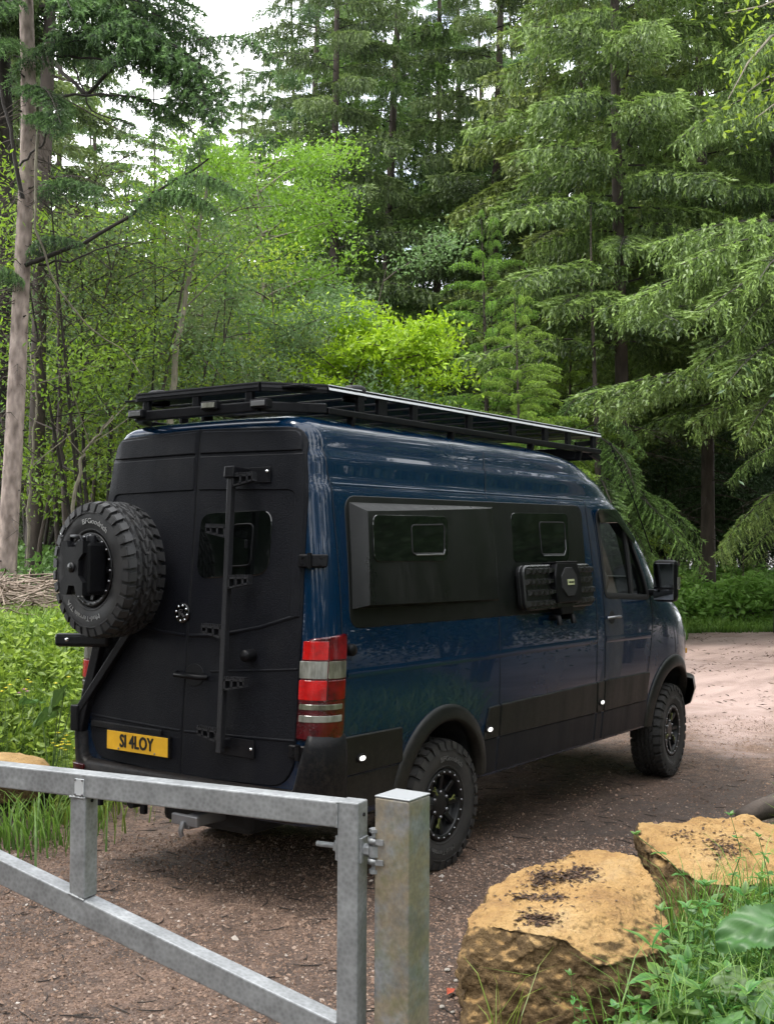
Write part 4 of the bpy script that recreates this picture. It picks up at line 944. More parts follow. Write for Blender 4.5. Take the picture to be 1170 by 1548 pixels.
def patch(mb, poly, fn, off=0.003, thick=0.01, res=0.06, mi=0, bev=0.003, offf=None, sm=True):
    poly = densify(poly, res); n = len(poly)
    ar = sum(poly[i][0]*poly[(i+1) % n][1]-poly[(i+1) % n][0]*poly[i][1] for i in range(n))
    if ar < 0: poly = poly[::-1]
    def nrm2(i):
        a, b = Vector(poly[i-1]), Vector(poly[(i+1) % n]); t = (b-a).normalized(); return Vector((-t.y, t.x))
    inner = [tuple(Vector(poly[i])+nrm2(i)*bev) for i in range(n)] if bev > 0 else poly
    us = [p[0] for p in inner]; vs = [p[1] for p in inner]
    pts = [Vector(p) for p in inner]
    nu = max(1, int((max(us)-min(us))/res)); nv = max(1, int((max(vs)-min(vs))/res))
    def inside(u, v):
        c = False
        for i in range(n):
            x1, y1 = inner[i]; x2, y2 = inner[(i+1) % n]
            if (y1 > v) != (y2 > v) and u < (x2-x1)*(v-y1)/(y2-y1)+x1: c = not c
        return c
    def dist(u, v): return min((p[0]-u)**2+(p[1]-v)**2 for p in inner)
    for i in range(1, nu):
        for j in range(1, nv):
            u = min(us)+(max(us)-min(us))*i/nu; v = min(vs)+(max(vs)-min(vs))*j/nv
            if inside(u, v) and dist(u, v) > (res*0.45)**2: pts.append(Vector((u, v)))
    V, E_, Fc, *_r = geometry.delaunay_2d_cdt(pts, [(i, (i+1) % n) for i in range(n)], [], 1, 1e-7)
    def P(u, v, o):
        p, nn = fn(u, v); return p+nn*(o+(offf(u, v) if offf else 0))
    v3 = [P(q[0], q[1], off) for q in V]
    fs = []
    for f in Fc:
        if len(f) < 3: continue
        a, b, c = V[f[0]], V[f[1]], V[f[2]]
        fs.append(tuple(f) if (b-a).cross(c-a) > 0 else tuple(reversed(f)))
    mb.add(v3, fs, sm, mi)
    r0 = [P(*inner[i], off) for i in range(n)]; r1 = [P(*poly[i], off-bev) for i in range(n)]; r2 = [P(*poly[i], off-bev-thick) for i in range(n)]
    mb.add(r0+r1+r2, [(k*n+(i+1) % n, k*n+i, (k+1)*n+i, (k+1)*n+(i+1) % n) for k in (0, 1) for i in range(n)], False, mi)
    return mb
def strip(mb, pts, fn, w=0.006, off=0.002, res=0.05, mi=0, closed=False, h=0.0):
    """narrow band laid along a line on a surface; h > 0 gives it a raised ridge"""
    pts = densify(pts, res, closed); n = len(pts); a = []; b = []; c = []
    for i in range(n):
        p = Vector(pts[i]); q0 = Vector(pts[i-1] if (i > 0 or closed) else pts[i]); q1 = Vector(pts[(i+1) % n] if (i < n-1 or closed) else pts[i])
        t = (q1-q0).normalized(); m = Vector((-t.y, t.x))*w/2
        for lst, q, o in ((a, p-m, off), (c, p, off+h), (b, p+m, off)):
            P, nn = fn(q.x, q.y); lst.append(P+nn*o)
    k = n if closed else n-1
    mb.add(a+c+b, [(j*n+i, j*n+(i+1) % n, (j+1)*n+(i+1) % n, (j+1)*n+i) for i in range(k) for j in (0, 1)], h > 0, mi)
def rect(u0, v0, u1, v1, r=0.0, seg=6): 
    p = [(u0, v0), (u1, v0), (u1, v1), (u0, v1)]
    return rounded(p, r, seg) if r > 0 else p

van = empty('camper_van')
tag(van, 'dark blue camper van with black rear doors, spare tyre and roof rack on the track', 'van')

# ---- body shell: plan outlines stacked by height, then arches and cab openings cut out
def body_shell():
    zs = [.50, .56, .62, .70, .80, .90, 1.0, 1.1, 1.2, 1.29, 1.38, 1.46, 1.52, 1.56, 1.60, 1.68, 1.76, 1.84, 1.92, 2.0, 2.08, 2.16, 2.24, 2.31, 2.350, 2.360, 2.372,
          2.42, 2.47, 2.505, 2.525, 2.545, 2.58, 2.62, 2.65, 2.68, 2.705, 2.73, 2.75, 2.765, 2.778, 2.788, 2.795, 2.80]
    def half(z):
        w = _W(z); rc = min(RC, w*0.5); L1 = w-rc; pts = []
        pts += [plan(L1*i/8, z) for i in range(8)]
        pts += [plan(L1+rc*PI/2*i/12, z) for i in range(12)]
        xs0 = _R(z)+.03+rc; x1 = X1(z)
        pts += [(xs0+(x1-xs0)*i/40, w) for i in range(40)]
        f = _F(z)
        for i in range(21):
            a = PI/2*i/20; pts.append((x1+(f-x1)*math.sin(a)**(2/NF), w*max(math.cos(a), 0)**(2/NF)))
        return pts
    V = []; n = 0
    for z in zs:
        h = half(z); loop = [(x, -y) for x, y in h]+[(x, y) for x, y in h[-2:0:-1]]
        n = len(loop); V += [(x, y, z) for x, y in loop]
    F = []
    for k in range(len(zs)-1):
        for i in range(n):
            j = (i+1) % n; F.append((k*n+i, k*n+j, (k+1)*n+j, (k+1)*n+i))
    F.append(tuple(range(n))[::-1]); F.append(tuple((len(zs)-1)*n+i for i in range(n)))
    mb = MB(); mb.v = V; mb.f = F; mb.sm = [True]*(len(F)-2)+[False]*2; mb.mi = [0]*len(F)
    o = mb.build('body', [M['blue'], M['interior']], van)
    cut = []
    def cutter(m): c = m.build('cutter', [M['blue'], M['interior']]); cut.append(c)
    for cx, cz, rr in ((-.05, .50, .44), (3.64, .50, .47)):
        for sgn in (-1, 1):
            m = MB(); ring = [(cx+rr*math.cos(2*PI*k/40), cz+rr*math.sin(2*PI*k/40)) for k in range(40)]
            m.add([(x, sgn*1.2, z) for x, z in ring]+[(x, sgn*.55, z) for x, z in ring],
                  [tuple(range(40)), tuple(range(79, 39, -1))]+[(i, (i+1) % 40, 40+(i+1) % 40, 40+i) for i in range(40)], False, 1)
            cutter(m)
    m = MB(); poly = rounded(CABWIN, .05)
    N = len(poly); m.add([(x, -1.3, z) for x, z in poly]+[(x, 1.3, z) for x, z in poly],
        [tuple(range(N)), tuple(range(2*N-1, N-1, -1))]+[(i, (i+1) % N, N+(i+1) % N, N+i) for i in range(N)], False, 1)
    cutter(m)
    m = MB()                                                       # cab space and windscreen opening
    prof = [(2.20, 1.45), (3.30, 1.45), (3.60, 1.72), (3.10, 2.24), (2.75, 2.40), (2.20, 2.42)]
    N = len(prof); m.add([(x, -.80, z) for x, z in prof]+[(x, .80, z) for x, z in prof],
        [tuple(range(N)), tuple(range(2*N-1, N-1, -1))]+[(i, (i+1) % N, N+(i+1) % N, N+i) for i in range(N)], False, 1)
    cutter(m)
    m = MB(); prof = [(3.3, 1.74), (4.6, 1.74), (4.6, 2.30), (2.9, 2.30)]
    N = 4; m.add([(x, -.66, z) for x, z in prof]+[(x, .66, z) for x, z in prof],
        [tuple(range(N)), tuple(range(2*N-1, N-1, -1))]+[(i, (i+1) % N, N+(i+1) % N, N+i) for i in range(N)], False, 1)
    cutter(m)
    for c in cut:
        md = o.modifiers.new('b', 'BOOLEAN'); md.operation = 'DIFFERENCE'; md.object = c; md.solver = 'EXACT'
    dg = bpy.context.evaluated_depsgraph_get(); dg.update()
    me = bpy.data.meshes.new_from_object(o.evaluated_get(dg)); me.name = 'body'
    o.modifiers.clear(); old = o.data; o.data = me; bpy.data.meshes.remove(old)
    for c in cut:
        d = c.data; bpy.data.objects.remove(c); bpy.data.meshes.remove(d)
    if len(me.materials) == 0:
        me.materials.append(M['blue']); me.materials.append(M['interior'])
    # hard edge where the openings were cut
    bm = bmesh.new(); bm.from_mesh(me)
    for e in bm.edges:
        if len(e.link_faces) == 2 and e.calc_face_angle(0) > R(32): e.smooth = False
    bm.to_mesh(me); bm.free()
    return o
CABWIN = [(2.27, 1.63), (3.10, 1.585), (3.06, 1.74), (2.84, 2.12), (2.60, 2.275), (2.27, 2.275)]
body = body_shell()

# ---- rear doors
def rear_doors():
    for side in (1, -1):                                            # u = -y : +1 is the right hand door
        mb = MB(); s = side
        door = [(s*.0035, .675), (s*.74, .70, .10), (s*.828, .82, .12), (s*.830, 1.6), (s*.812, 2.30), (s*.766, 2.678, .10), (s*.0035, 2.700)]
        patch(mb, rounded(door, .004, 4), REAR, .012, .014, .05, bev=.006)
        top = [(s*.02, 2.548), (s*.758, 2.540), (s*.742, 2.660, .07), (s*.02, 2.684)]
        patch(mb, rounded(top, .006, 4), REAR, .021, .008, .05, bev=.008)
        mid = [(s*.02, 2.335), (s*.735, 2.322, .05), (s*.747, 1.62, .03), (s*.815, 1.62), (s*.798, 2.31), (s*.768, 2.528), (s*.02, 2.535)]
        patch(mb, rounded(mid, .006, 5), REAR, .018, .006, .045, bev=.006)
        # swage lines pressed into the lower half
        low = [(s*.02, 1.485), (s*.25, 1.50), (s*.54, 1.555), (s*.80, 1.63)]
        strip(mb, low, REAR, .022, .012, .03, h=.010)
        strip(mb, [(s*.02, .935), (s*.82, .955)], REAR, .016, .012, .05, h=.007)
        if s > 0: strip(mb, [(.20, 1.29), (.82, 1.34)], REAR, .014, .012, .05, h=.006)
        d = mb.build('rear_door', M['raptor'], van, recalc=False)
        if s > 0:
            # window, inner vent pane, lock plate, handle, knob
            w = MB(); patch(w, rounded([(.045, 1.815), (.585, 1.85), (.59, 2.215), (.05, 2.20)], .09, 7), REAR, .017, .005, .05, bev=.004)
            wo = w.build('rear_window', M['tint'], d, recalc=False)
            v = MB(); ring = rounded([(.30, 1.89), (.455, 1.90), (.46, 2.135), (.31, 2.13)], .035, 5)
            strip(v, ring, REAR, .012, .0175, .02, closed=True, h=.009)
            P, nn = REAR(.425, 2.02); v.box(P+nn*.028, (.012, .018, .05), bev=.004)
            v.build('vent_pane', M['black_plastic'], d, recalc=False)
            h = MB(); P, nn = REAR(.07, 1.262)
            h.tube([(P.x-.02, .055, P.z+.004), (P.x-.055, .04, P.z), (P.x-.06, -.15, P.z-.004), (P.x-.02, -.18, P.z-.006)], .016, 8)
            c = [(math.cos(2*PI*k/24), math.sin(2*PI*k/24)) for k in range(24)]
            patch(h, [(.075+.075*a, 1.262+.065*b) for a, b in c], REAR, .016, .003, .2, bev=.002)
            h.build('handle', M['black_plastic'], d, recalc=False)
            k = MB(); P, nn = REAR(.505, 1.402); k.lathe([(.0, -.085), (.030, -.08), (.034, -.07), (.036, .0)], 16, 'x', P+Vector((-.005, 0, 0)))
            k.build('door_stop', M['black_plastic'], d)
        else:
            b = MB()
            patch(b, rounded([(-.80, .885), (-.16, .885), (-.16, .925), (-.80, .925)], .008, 3), REAR, .03, .02, .08, bev=.005)
            b.build('plate_lamp_bar', M['black_plastic'], d, recalc=False)
    # dark slit between the two doors
    g = MB(); strip(g, [(0, .68), (0, 2.70)], REAR, .012, .004, .1); g.build('door_gap', M['gap'], van, recalc=False)
    # round lock plate with bolts and emblem
    hub = MB(); P, nn = REAR(-.045, 1.615)
    hub.lathe([(0, -.014), (.056, -.014), (.060, -.010), (.060, .02)], 28, 'x', P+Vector((-.012, 0, 0)))
    ho = hub.build('lock_plate', M['tint'], van)
    for k in range(8):
        st = MB(); a = 2*PI*k/8+.2; st.lathe([(0, -.006), (.0055, -.005), (.007, .0)], 8, 'x', P+Vector((-.026, .045*math.cos(a), .045*math.sin(a))))
        st.build('bolt', M['chrome'], ho)
    em = MB(); x = P.x-.028
    for a, b in (((.016, -.02), (.016, .02)), ((.016, .02), (-.012, .02)), ((.012, .0), (-.012, .018)), ((.010, .0), (-.018, -.022)), ((-.004, -.0), (-.024, -.022))):
        em.bar((x, P.y+a[0], P.z+a[1]), (x, P.y+b[0], P.z+b[1]), .005, .003, (1, 0, 0))
    em.build('emblem', M['dull_steel'], ho)
rear_doors()

# ---- number plate
def plate():
    mb = MB(); u0, z0 = -.735, .735                                 # u = -y
    q = on_plane(164.7, 1103, 0, -1.37); q2 = on_plane(251, 1145.7, 0, -1.37)
    yc, zc = (q.y+q2.y)/2, (q.z+q2.z)/2
    po = empty('tmp'); bpy.data.objects.remove(po)
    rot = Matrix.Rotation(R(-4), 3, 'Y')
    mb.box((-1.368, yc, zc), (.006, .52, .112), None, 0, .002)
    o = mb.build('number_plate', M['plate'], van)
    vs, fs = text_mesh('SI 4LOY', .106, .0008, .80)
    ch = MB(); ch.add([(-1.3722-v.z, yc-v.x, zc+v.y*1.0) for v in vs], fs)
    # thicker strokes
    ch.add([(-1.3726-v.z, yc-v.x-.002, zc+v.y+.0015) for v in vs], fs)
    ch.add([(-1.3730-v.z, yc-v.x+.002, zc+v.y-.0015) for v in vs], fs)
    for i_, (dy, dz) in enumerate(((-.0035, 0), (.0035, 0), (0, .0028), (0, -.0028))): ch.add([(-1.3734-.0002*i_-v.z, yc-v.x+dy, zc+v.y+dz) for v in vs], fs)
    ch.build('plate_characters', M['plate_black'], o)
    sc = MB()
    for yy in (.155, -.155): sc.lathe([(0, -.004), (.006, -.003), (.006, .0)], 10, 'x', (-1.371, yc+yy*1.0, zc-.045))
    sc.build('plate_screw', M['dull_steel'], o)
    holder = MB(); holder.box((-1.352, yc, zc), (.03, .535, .125), None, 0, .006); holder.build('plate_holder', M['black_plastic'], van)
plate()

# ---- bumper
def bumper():
    mb = MB(); prof = [(.0, .515), (.045, .52), (.062, .545), (.072, .62), (.068, .662), (.045, .684), (.0, .690)]
    sm = _W(.62)-RC+RC*PI/2
    S_ = [-(sm+.16)+(2*sm+.32)*i/90 for i in range(91)]
    vs = []
    for s in S_:
        for d, z in prof:
            x, y = plan(abs(s), .62); e = 1e-3
            xa, ya = plan(abs(s)+e, .62); tx, ty = xa-x, ya-y; L = math.hypot(tx, ty); nx, ny = -ty/L, tx/L
            k = 1.0 if abs(s) < sm+.06 else max(.05, 1-(abs(s)-sm-.06)/.10*.95)
            rise = 0.0 if abs(s) < sm-.19 else min(1.0, (abs(s)-sm+.19)/.05)*(z-.50)/.168*.275
            vs.append((x+nx*d*k, (-1 if s > 0 else 1)*(y+ny*d*k), z+rise))
    n = len(prof)
    fs = [(i*n+j, (i+1)*n+j, (i+1)*n+j+1, i*n+j+1) for i in range(90) for j in range(n-1)]
    mb.add(vs, fs, True); b = mb.build('rear_bumper', M['black_plastic'], van)
    for yy, L in ((-.72, .17), (.90, .12)):
        r = MB()
        if yy < 0: patch(r, rounded([(.64, .600), (.80, .600), (.79, .640), (.64, .640)], .008, 3), REAR, .078, .02, .05, bev=.003)
        else: patch(r, rounded([(-.93, .600), (-.80, .600), (-.80, .66), (-.935, .66)], .008, 3), REAR, .082, .02, .03, bev=.003)
        r.build('reflector', M['dark_red'], b, recalc=False)
    lip = MB(); patch(lip, rounded([(.62, .655), (.86, .655), (.86, .670), (.62, .670)], .003, 2), REAR, .082, .02, .05, bev=.003)
    lip.build('step_edge', M['rack_top'], b, recalc=False)
bumper()

# ---- tail lights
def tail_light(fn, sg):
    s0, s1 = .828, 1.115; z0, z1 = .975, 1.535; sm = .985
    mb = MB()
    patch(mb, rounded([(sg*s0, z0-.01, .02), (sg*s1, z0-.01, .05), (sg*s1, z1, .03), (sg*(s0+.02), z1-.03, .07)], .03, 5), fn, .020, .025, .03, bev=.008)
    o = mb.build('tail_light', M['dark_red'], van, recalc=False)
    def cell(name, a, b, c, d, mat, off=.0235):
        m = MB(); patch(m, rounded([(sg*a, b), (sg*c, b), (sg*c, d), (sg*a, d)], .006, 2), fn, off, .004, .03, bev=.002)
        m.build(name, M[mat], o, recalc=False)
    cell('red_lens', s0+.03, 1.396, sm, 1.495, 'bright_red'); cell('red_lens', sm+.005, 1.396, s1-.012, 1.520, 'red_lens')
    cell('clear_lens', s0+.012, 1.295, sm, 1.388, 'clear'); cell('clear_lens', sm+.005, 1.295, s1-.012, 1.388, 'smoked')
    cell('red_lens', s0+.012, 1.18, sm, 1.286, 'bright_red'); cell('red_lens', sm+.005, 1.18, s1-.012, 1.286, 'red_lens')
    cell('clear_lens', s0+.02, 1.128, s1-.03, 1.158, 'smoked'); cell('clear_lens', s0+.02, 1.062, s1-.03, 1.098, 'clear')
tail_light(WRAP, 1)
tail_light(WRAPL, -1)

# ---- hinges
for zz in (1.93, .90):
    h = MB(); patch(h, rounded([(.79, zz-.035), (.945, zz-.035), (.945, zz+.035), (.79, zz+.035)], .012, 3), WRAP, .028, .03, .02, bev=.006)
    P, nn = WRAP(.86, zz); h.tube([P+nn*.034+Vector((0, 0, -.042)), P+nn*.034+Vector((0, 0, .042))], .014, 10)
    for ds in (-.04, .05):
        for dz in (-.018, .018):
            P, nn = WRAP(.86+ds, zz+dz); h.tube([P+nn*.026, P+nn*.034], .008, 8)
    h.build('hinge', M['black_plastic'], van, recalc=False)

# ---- side panel, flare pod, windows
pn = MB(); patch(pn, rounded([(-1.03, 1.555), (1.93, 1.535), (2.02, 2.325), (-.97, 2.30)], .10, 7), SIDE, .004, .006, .07, bev=.003)
pn.build('side_panel', M['clad'], van, recalc=False)
def podoff(x, z): return .105+(.008-.105)*min(max((x+.93)/1.55, 0), 1)
def pod():
    mb = MB()
    P0 = [(-.998, 1.662), (.63, 1.648), (.67, 2.278), (-.935, 2.262)]
    P1 = [(-.968, 1.676), (.60, 1.660), (.635, 2.266), (-.898, 2.196)]
    def pt(x, z, o): p, nn = SIDE(x, z); return p+nn*o
    def grid(a, b, c, d, oa, ob, nu, nv):
        vs = []
        for j in range(nv+1):
            for i in range(nu+1):
                u, v = i/nu, j/nv
                x = (a[0]*(1-u)+b[0]*u)*(1-v)+(d[0]*(1-u)+c[0]*u)*v; z = (a[1]*(1-u)+b[1]*u)*(1-v)+(d[1]*(1-u)+c[1]*u)*v
                vs.append(pt(x, z, (podoff(x, z) if oa == 'p' else oa)*(1-v)+(podoff(x, z) if ob == 'p' else ob)*v))
        w = nu+1
        mb.add(vs, [(j*w+i, j*w+i+1, (j+1)*w+i+1, (j+1)*w+i) for j in range(nv) for i in range(nu)], True)
    grid(P1[0], P1[1], P1[2], P1[3], 'p', 'p', 20, 8)
    grid(P0[0], P0[1], P1[1], P1[0], .003, 'p', 20, 3)
    grid(P0[1], P0[2], P1[2], P1[1], .003, 'p', 8, 2)
    grid(P0[2], P0[3], P1[3], P1[2], .003, 'p', 20, 3)
    grid(P0[3], P0[0], P1[0], P1[3], .003, 'p', 8, 3)
    mb.build('bed_flare', M['pod'], van, recalc=False)
pod()
POD = surf(lambda x, z: (lambda q: q[0]+q[1]*podoff(x, z))(SIDE(x, z)))
def side_window(name, poly, sub, fn, latch):
    w = MB(); patch(w, rounded(poly, .06, 7), fn, .006, .006, .06, bev=.003)
    o = w.build(name, M['tint'], van, recalc=False)
    v = MB(); strip(v, rounded(sub, .03, 5), fn, .010, .007, .02, closed=True, h=.004)
    v.build('vent_pane', M['gap'], o, recalc=False)
    lb = MB(); strip(lb, latch, fn, .009, .011, .03, h=.004); lb.build('sliding_rail', M['dull_steel'], o, recalc=False)
side_window('side_window', [(-.895, 1.912), (-.049, 1.913), (.014, 2.195), (-.859, 2.177)], [(-.472, 1.957), (-.087, 1.963), (-.042, 2.140), (-.448, 2.126)], POD, [(-.44, 1.950), (-.10, 1.955), (-.078, 1.985)])
side_window('side_window', [(.86, 1.90), (1.70, 1.90), (1.77, 2.26), (.90, 2.245)], [(1.28, 1.955), (1.66, 1.955), (1.70, 2.19), (1.30, 2.185)], SIDE, [(1.30, 1.945), (1.62, 1.945), (1.66, 1.99), (1.67, 2.06)])

# ---- lower cladding, arches, sill, panel gaps, marker lamps
def clad(poly, mat='clad', off=.012, name='lower_cladding'):
    m = MB(); patch(m, rounded(poly, .012, 3), SIDE, off, .014, .05, bev=.006); return m.build(name, M[mat], van, recalc=False)
clad([(-1.07, .745), (-.50, .745), (-.53, .955), (-1.09, .965)])
clad([(-1.08, .53), (-.50, .53), (-.50, .738), (-1.07, .738)], 'clad', .004, 'sill_panel')
clad([(.42, .748), (.612, .748), (.612, .962), (.47, .958)])
clad([(.626, .748), (2.10, .735), (2.08, .968), (.626, .962)])
clad([(2.115, .735), (2.225, .735), (2.215, .972), (2.095, .970)])
clad([(2.24, .733), (3.06, .735), (3.10, .965), (2.23, .973)])
clad([(.40, .515), (.612, .515), (.612, .742), (.42, .742)], 'sill', .006, 'sill_panel')
clad([(.626, .515), (2.10, .515), (2.10, .730), (.626, .742)], 'sill', .006, 'sill_panel')
clad([(2.115, .515), (2.225, .515), (2.225, .730), (2.115, .730)], 'sill', .006, 'sill_panel')
clad([(2.24, .515), (3.12, .515), (3.08, .728), (2.24, .728)], 'sill', .006, 'sill_panel')
def arch(cx, cz, r0, r1, a0, a1, name='wheel_arch', out=.045):
    m = MB(); n = 28; vs = []
    for i in range(n+1):
        a = R(a0+(a1-a0)*i/n)
        for (rr, o) in ((r0, -.05), (r0, out), (r0+.02, out+.006), (r1-.03, out-.008), (r1-.006, .014), (r1, -.002)):
            x, z = cx+rr*math.cos(a), cz+rr*math.sin(a); z = max(z, .505); p, nn = SIDE(x, z); vs.append(p+nn*o)
    k = 6
    m.add(vs, [(i*k+j, i*k+j+1, (i+1)*k+j+1, (i+1)*k+j) for i in range(n) for j in range(k-1)], True)
    m.build(name, M['clad'], van, recalc=False)
arch(-.05, .50, .435, .535, 4, 176, out=.030)
arch(3.64, .50, .465, .570, 0, 180, out=.030)
gp = MB()
strip(gp, [(.70, 2.66), (.655, 2.52), (.62, 2.38), (.605, 2.33)], SIDE, .007, .0025)
strip(gp, [(.605, 1.54), (.612, .97)], SIDE, .007, .0025)
strip(gp, [(2.10, 2.36), (2.10, 1.7), (2.085, .975)], SIDE, .009, .0025)
strip(gp, rounded([(2.22, 2.34, .12), (2.235, 1.55), (2.235, .975)], .02), SIDE, .010, .0025, closed=False)
strip(gp, [(3.07, .97), (3.14, 1.25), (3.17, 1.40), (3.135, 1.62)], SIDE, .010, .0025)
strip(gp, [(-1.09, 2.62), (-1.075, 2.33), (-1.10, 1.56), (-1.12, .98)], SIDE, .005, .0025)
gp.build('panel_gap', M['gap'], van, recalc=False)
sw = MB()
strip(sw, [(-1.06, 1.305), (2.08, 1.29)], SIDE, .05, .0005, .06, h=.006)
strip(sw, [(2.25, 1.288), (3.12, 1.27)], SIDE, .05, .0005, .06, h=.006)
strip(sw, [(-1.06, 2.362), (2.09, 2.372)], SIDE, .014, .001, .06, h=.007)
sw.build('swage_line', M['blue'], van, recalc=False)
for x, z in ((-.93, .832), (.47, .815), (2.17, .81)):
    m = MB(); c = [(x+.042*math.cos(2*PI*k/20), z+.026*math.sin(2*PI*k/20)) for k in range(20)]
    patch(m, c, SIDE, .024, .012, .1, bev=.003); o = m.build('marker_lamp', M['black_plastic'], van, recalc=False)
    for sg in (-1, 1):
        m = MB(); c = [(x+sg*.004+sg*.023*max(0, math.cos(PI*(k/9-.5))), z+.014*math.sin(PI*(k/9-.5))) for k in range(10)]
        patch(m, c, SIDE, .029, .006, .1, bev=.002); m.build('lens', M['lamp_white'], o, recalc=False)
m = MB(); P, nn = SIDE(-1.03, 1.44); m.lathe([(0, -.03), (.03, -.028), (.034, -.02), (.036, .01)], 18, 'y', P); m.build('side_sensor', M['black_plastic'], van)
m = MB(); P, nn = SIDE(2.36, 1.455)
c = [(2.36+.055*math.cos(2*PI*k/20), 1.455+.05*math.sin(2*PI*k/20)) for k in range(20)]
patch(m, c, SIDE, .004, .004, .1, bev=.002)
hd = m.build('cab_door_handle', M['gap'], van, recalc=False)
m = MB(); P = lambda x, z, o: (lambda q: q[0]+q[1]*o)(SIDE(x, z))
m.tube([P(2.27, 1.452, .01), P(2.29, 1.455, .045), P(2.43, 1.455, .045), P(2.45, 1.453, .01)], .012, 8); m.build('grip', M['dull_steel'], hd)

# ---- cab glass, frames, steering wheel, seats
def cab():
    fr = MB(); strip(fr, rounded(CABWIN, .05), SIDE, .045, .004, .03, closed=True, h=.006)
    patch(fr, [(2.76, 1.60), (2.80, 1.60), (2.80, 2.20), (2.76, 2.20)], SIDE, .006, .02, .06, bev=.002)
    f = fr.build('cab_window_frame', M['gap'], van, recalc=False)
    g = MB(); patch(g, rounded(CABWIN, .05), SIDE, -.012, .0, .08, bev=0); g.build('cab_glass', M['glass'], f, recalc=False)
    df = MB(); patch(df, rounded([(2.27, 2.19), (2.60, 2.20), (2.88, 2.02), (2.92, 2.06), (2.62, 2.305), (2.25, 2.305)], .03, 3), SIDE, .03, .0, .05, bev=.003)
    df.build('wind_deflector', M['tint'], f, recalc=False)
    g = MB(); patch(g, rounded([(-x, z) for x, z in CABWIN][::-1], .05), LSIDE, -.012, .0, .08, bev=0); g.build('cab_glass', M['glass'], van, recalc=False)
    wsn = MB(); vs = []
    for j in range(7):
        z = 1.70+.62*j/6
        for i in range(13):
            y = -.68+1.36*i/12; w = _W(z); t = (1-(abs(y)/w)**NF)**(1/NF); vs.append((X1(z)+(_F(z)-X1(z))*t-.006, y, z))
    wsn.add(vs, [(j*13+i, j*13+i+1, (j+1)*13+i+1, (j+1)*13+i) for j in range(6) for i in range(12)], True); wsn.build('windscreen', M['glass'], van, recalc=False)
    st = MB(); c = Vector((3.02, -.42, 1.66)); ax = Vector((-.75, 0, .66)); a = Vector((0, 1, 0)); b = ax.cross(a)
    st.tube([c+(a*math.cos(2*PI*k/24)+b*math.sin(2*PI*k/24))*.21 for k in range(25)], .017, 8, cap=False)
    st.bar(c-a*.2, c+a*.2, .04, .02, ax); st.bar(c, c-b*.2, .04, .02, ax); st.tube([c, c-ax*.25], .03, 8)
    st.build('steering_wheel', M['interior'], van)
    for yy in (-.45, .45):
        s = MB(); s.box((2.36, yy, 1.42), (.5, .5, .14), None, 0, .05); s.box((2.24, yy, 1.72), (.13, .46, .46), Matrix.Rotation(R(-8), 3, 'Y'), 0, .05); s.box((2.20, yy, 2.03), (.09, .26, .18), None, 0, .04)
        s.build('seat', M['interior'], van)
cab()
# ---- mirror
def mirror():
    a = on_plane(1006, 849, 1, -1.12); b = on_plane(1006, 907, 1, -1.12)
    for sg in (1, -1):
        x = (a.x+b.x)/2; zc = (a.z+b.z)/2
        m = MB(); m.box((x, sg*-1.12, zc), (.11, .205, .35), None, 0, .04)
        m.bar((x+.02, sg*-.93, zc-.10), (x, sg*-1.06, zc-.10), .07, .05, (0, 0, 1), 0, .015)
        o = m.build('wing_mirror', M['black_plastic'], van)
        g = MB(); g.box((x-.056, sg*-1.12, zc+.045), (.006, .175, .20), None, 0, .002); g.box((x-.056, sg*-1.12, zc-.115), (.006, .175, .085), None, 0, .002)
        g.build('mirror_glass', simple('mirror_glass', (.25, .27, .30), .05, 1.0), o)
        ind = MB(); ind.box((x+.02, sg*-1.223, zc-.02), (.05, .012, .10), None, 0, .004); ind.build('indicator', M['clear'], o)
mirror()

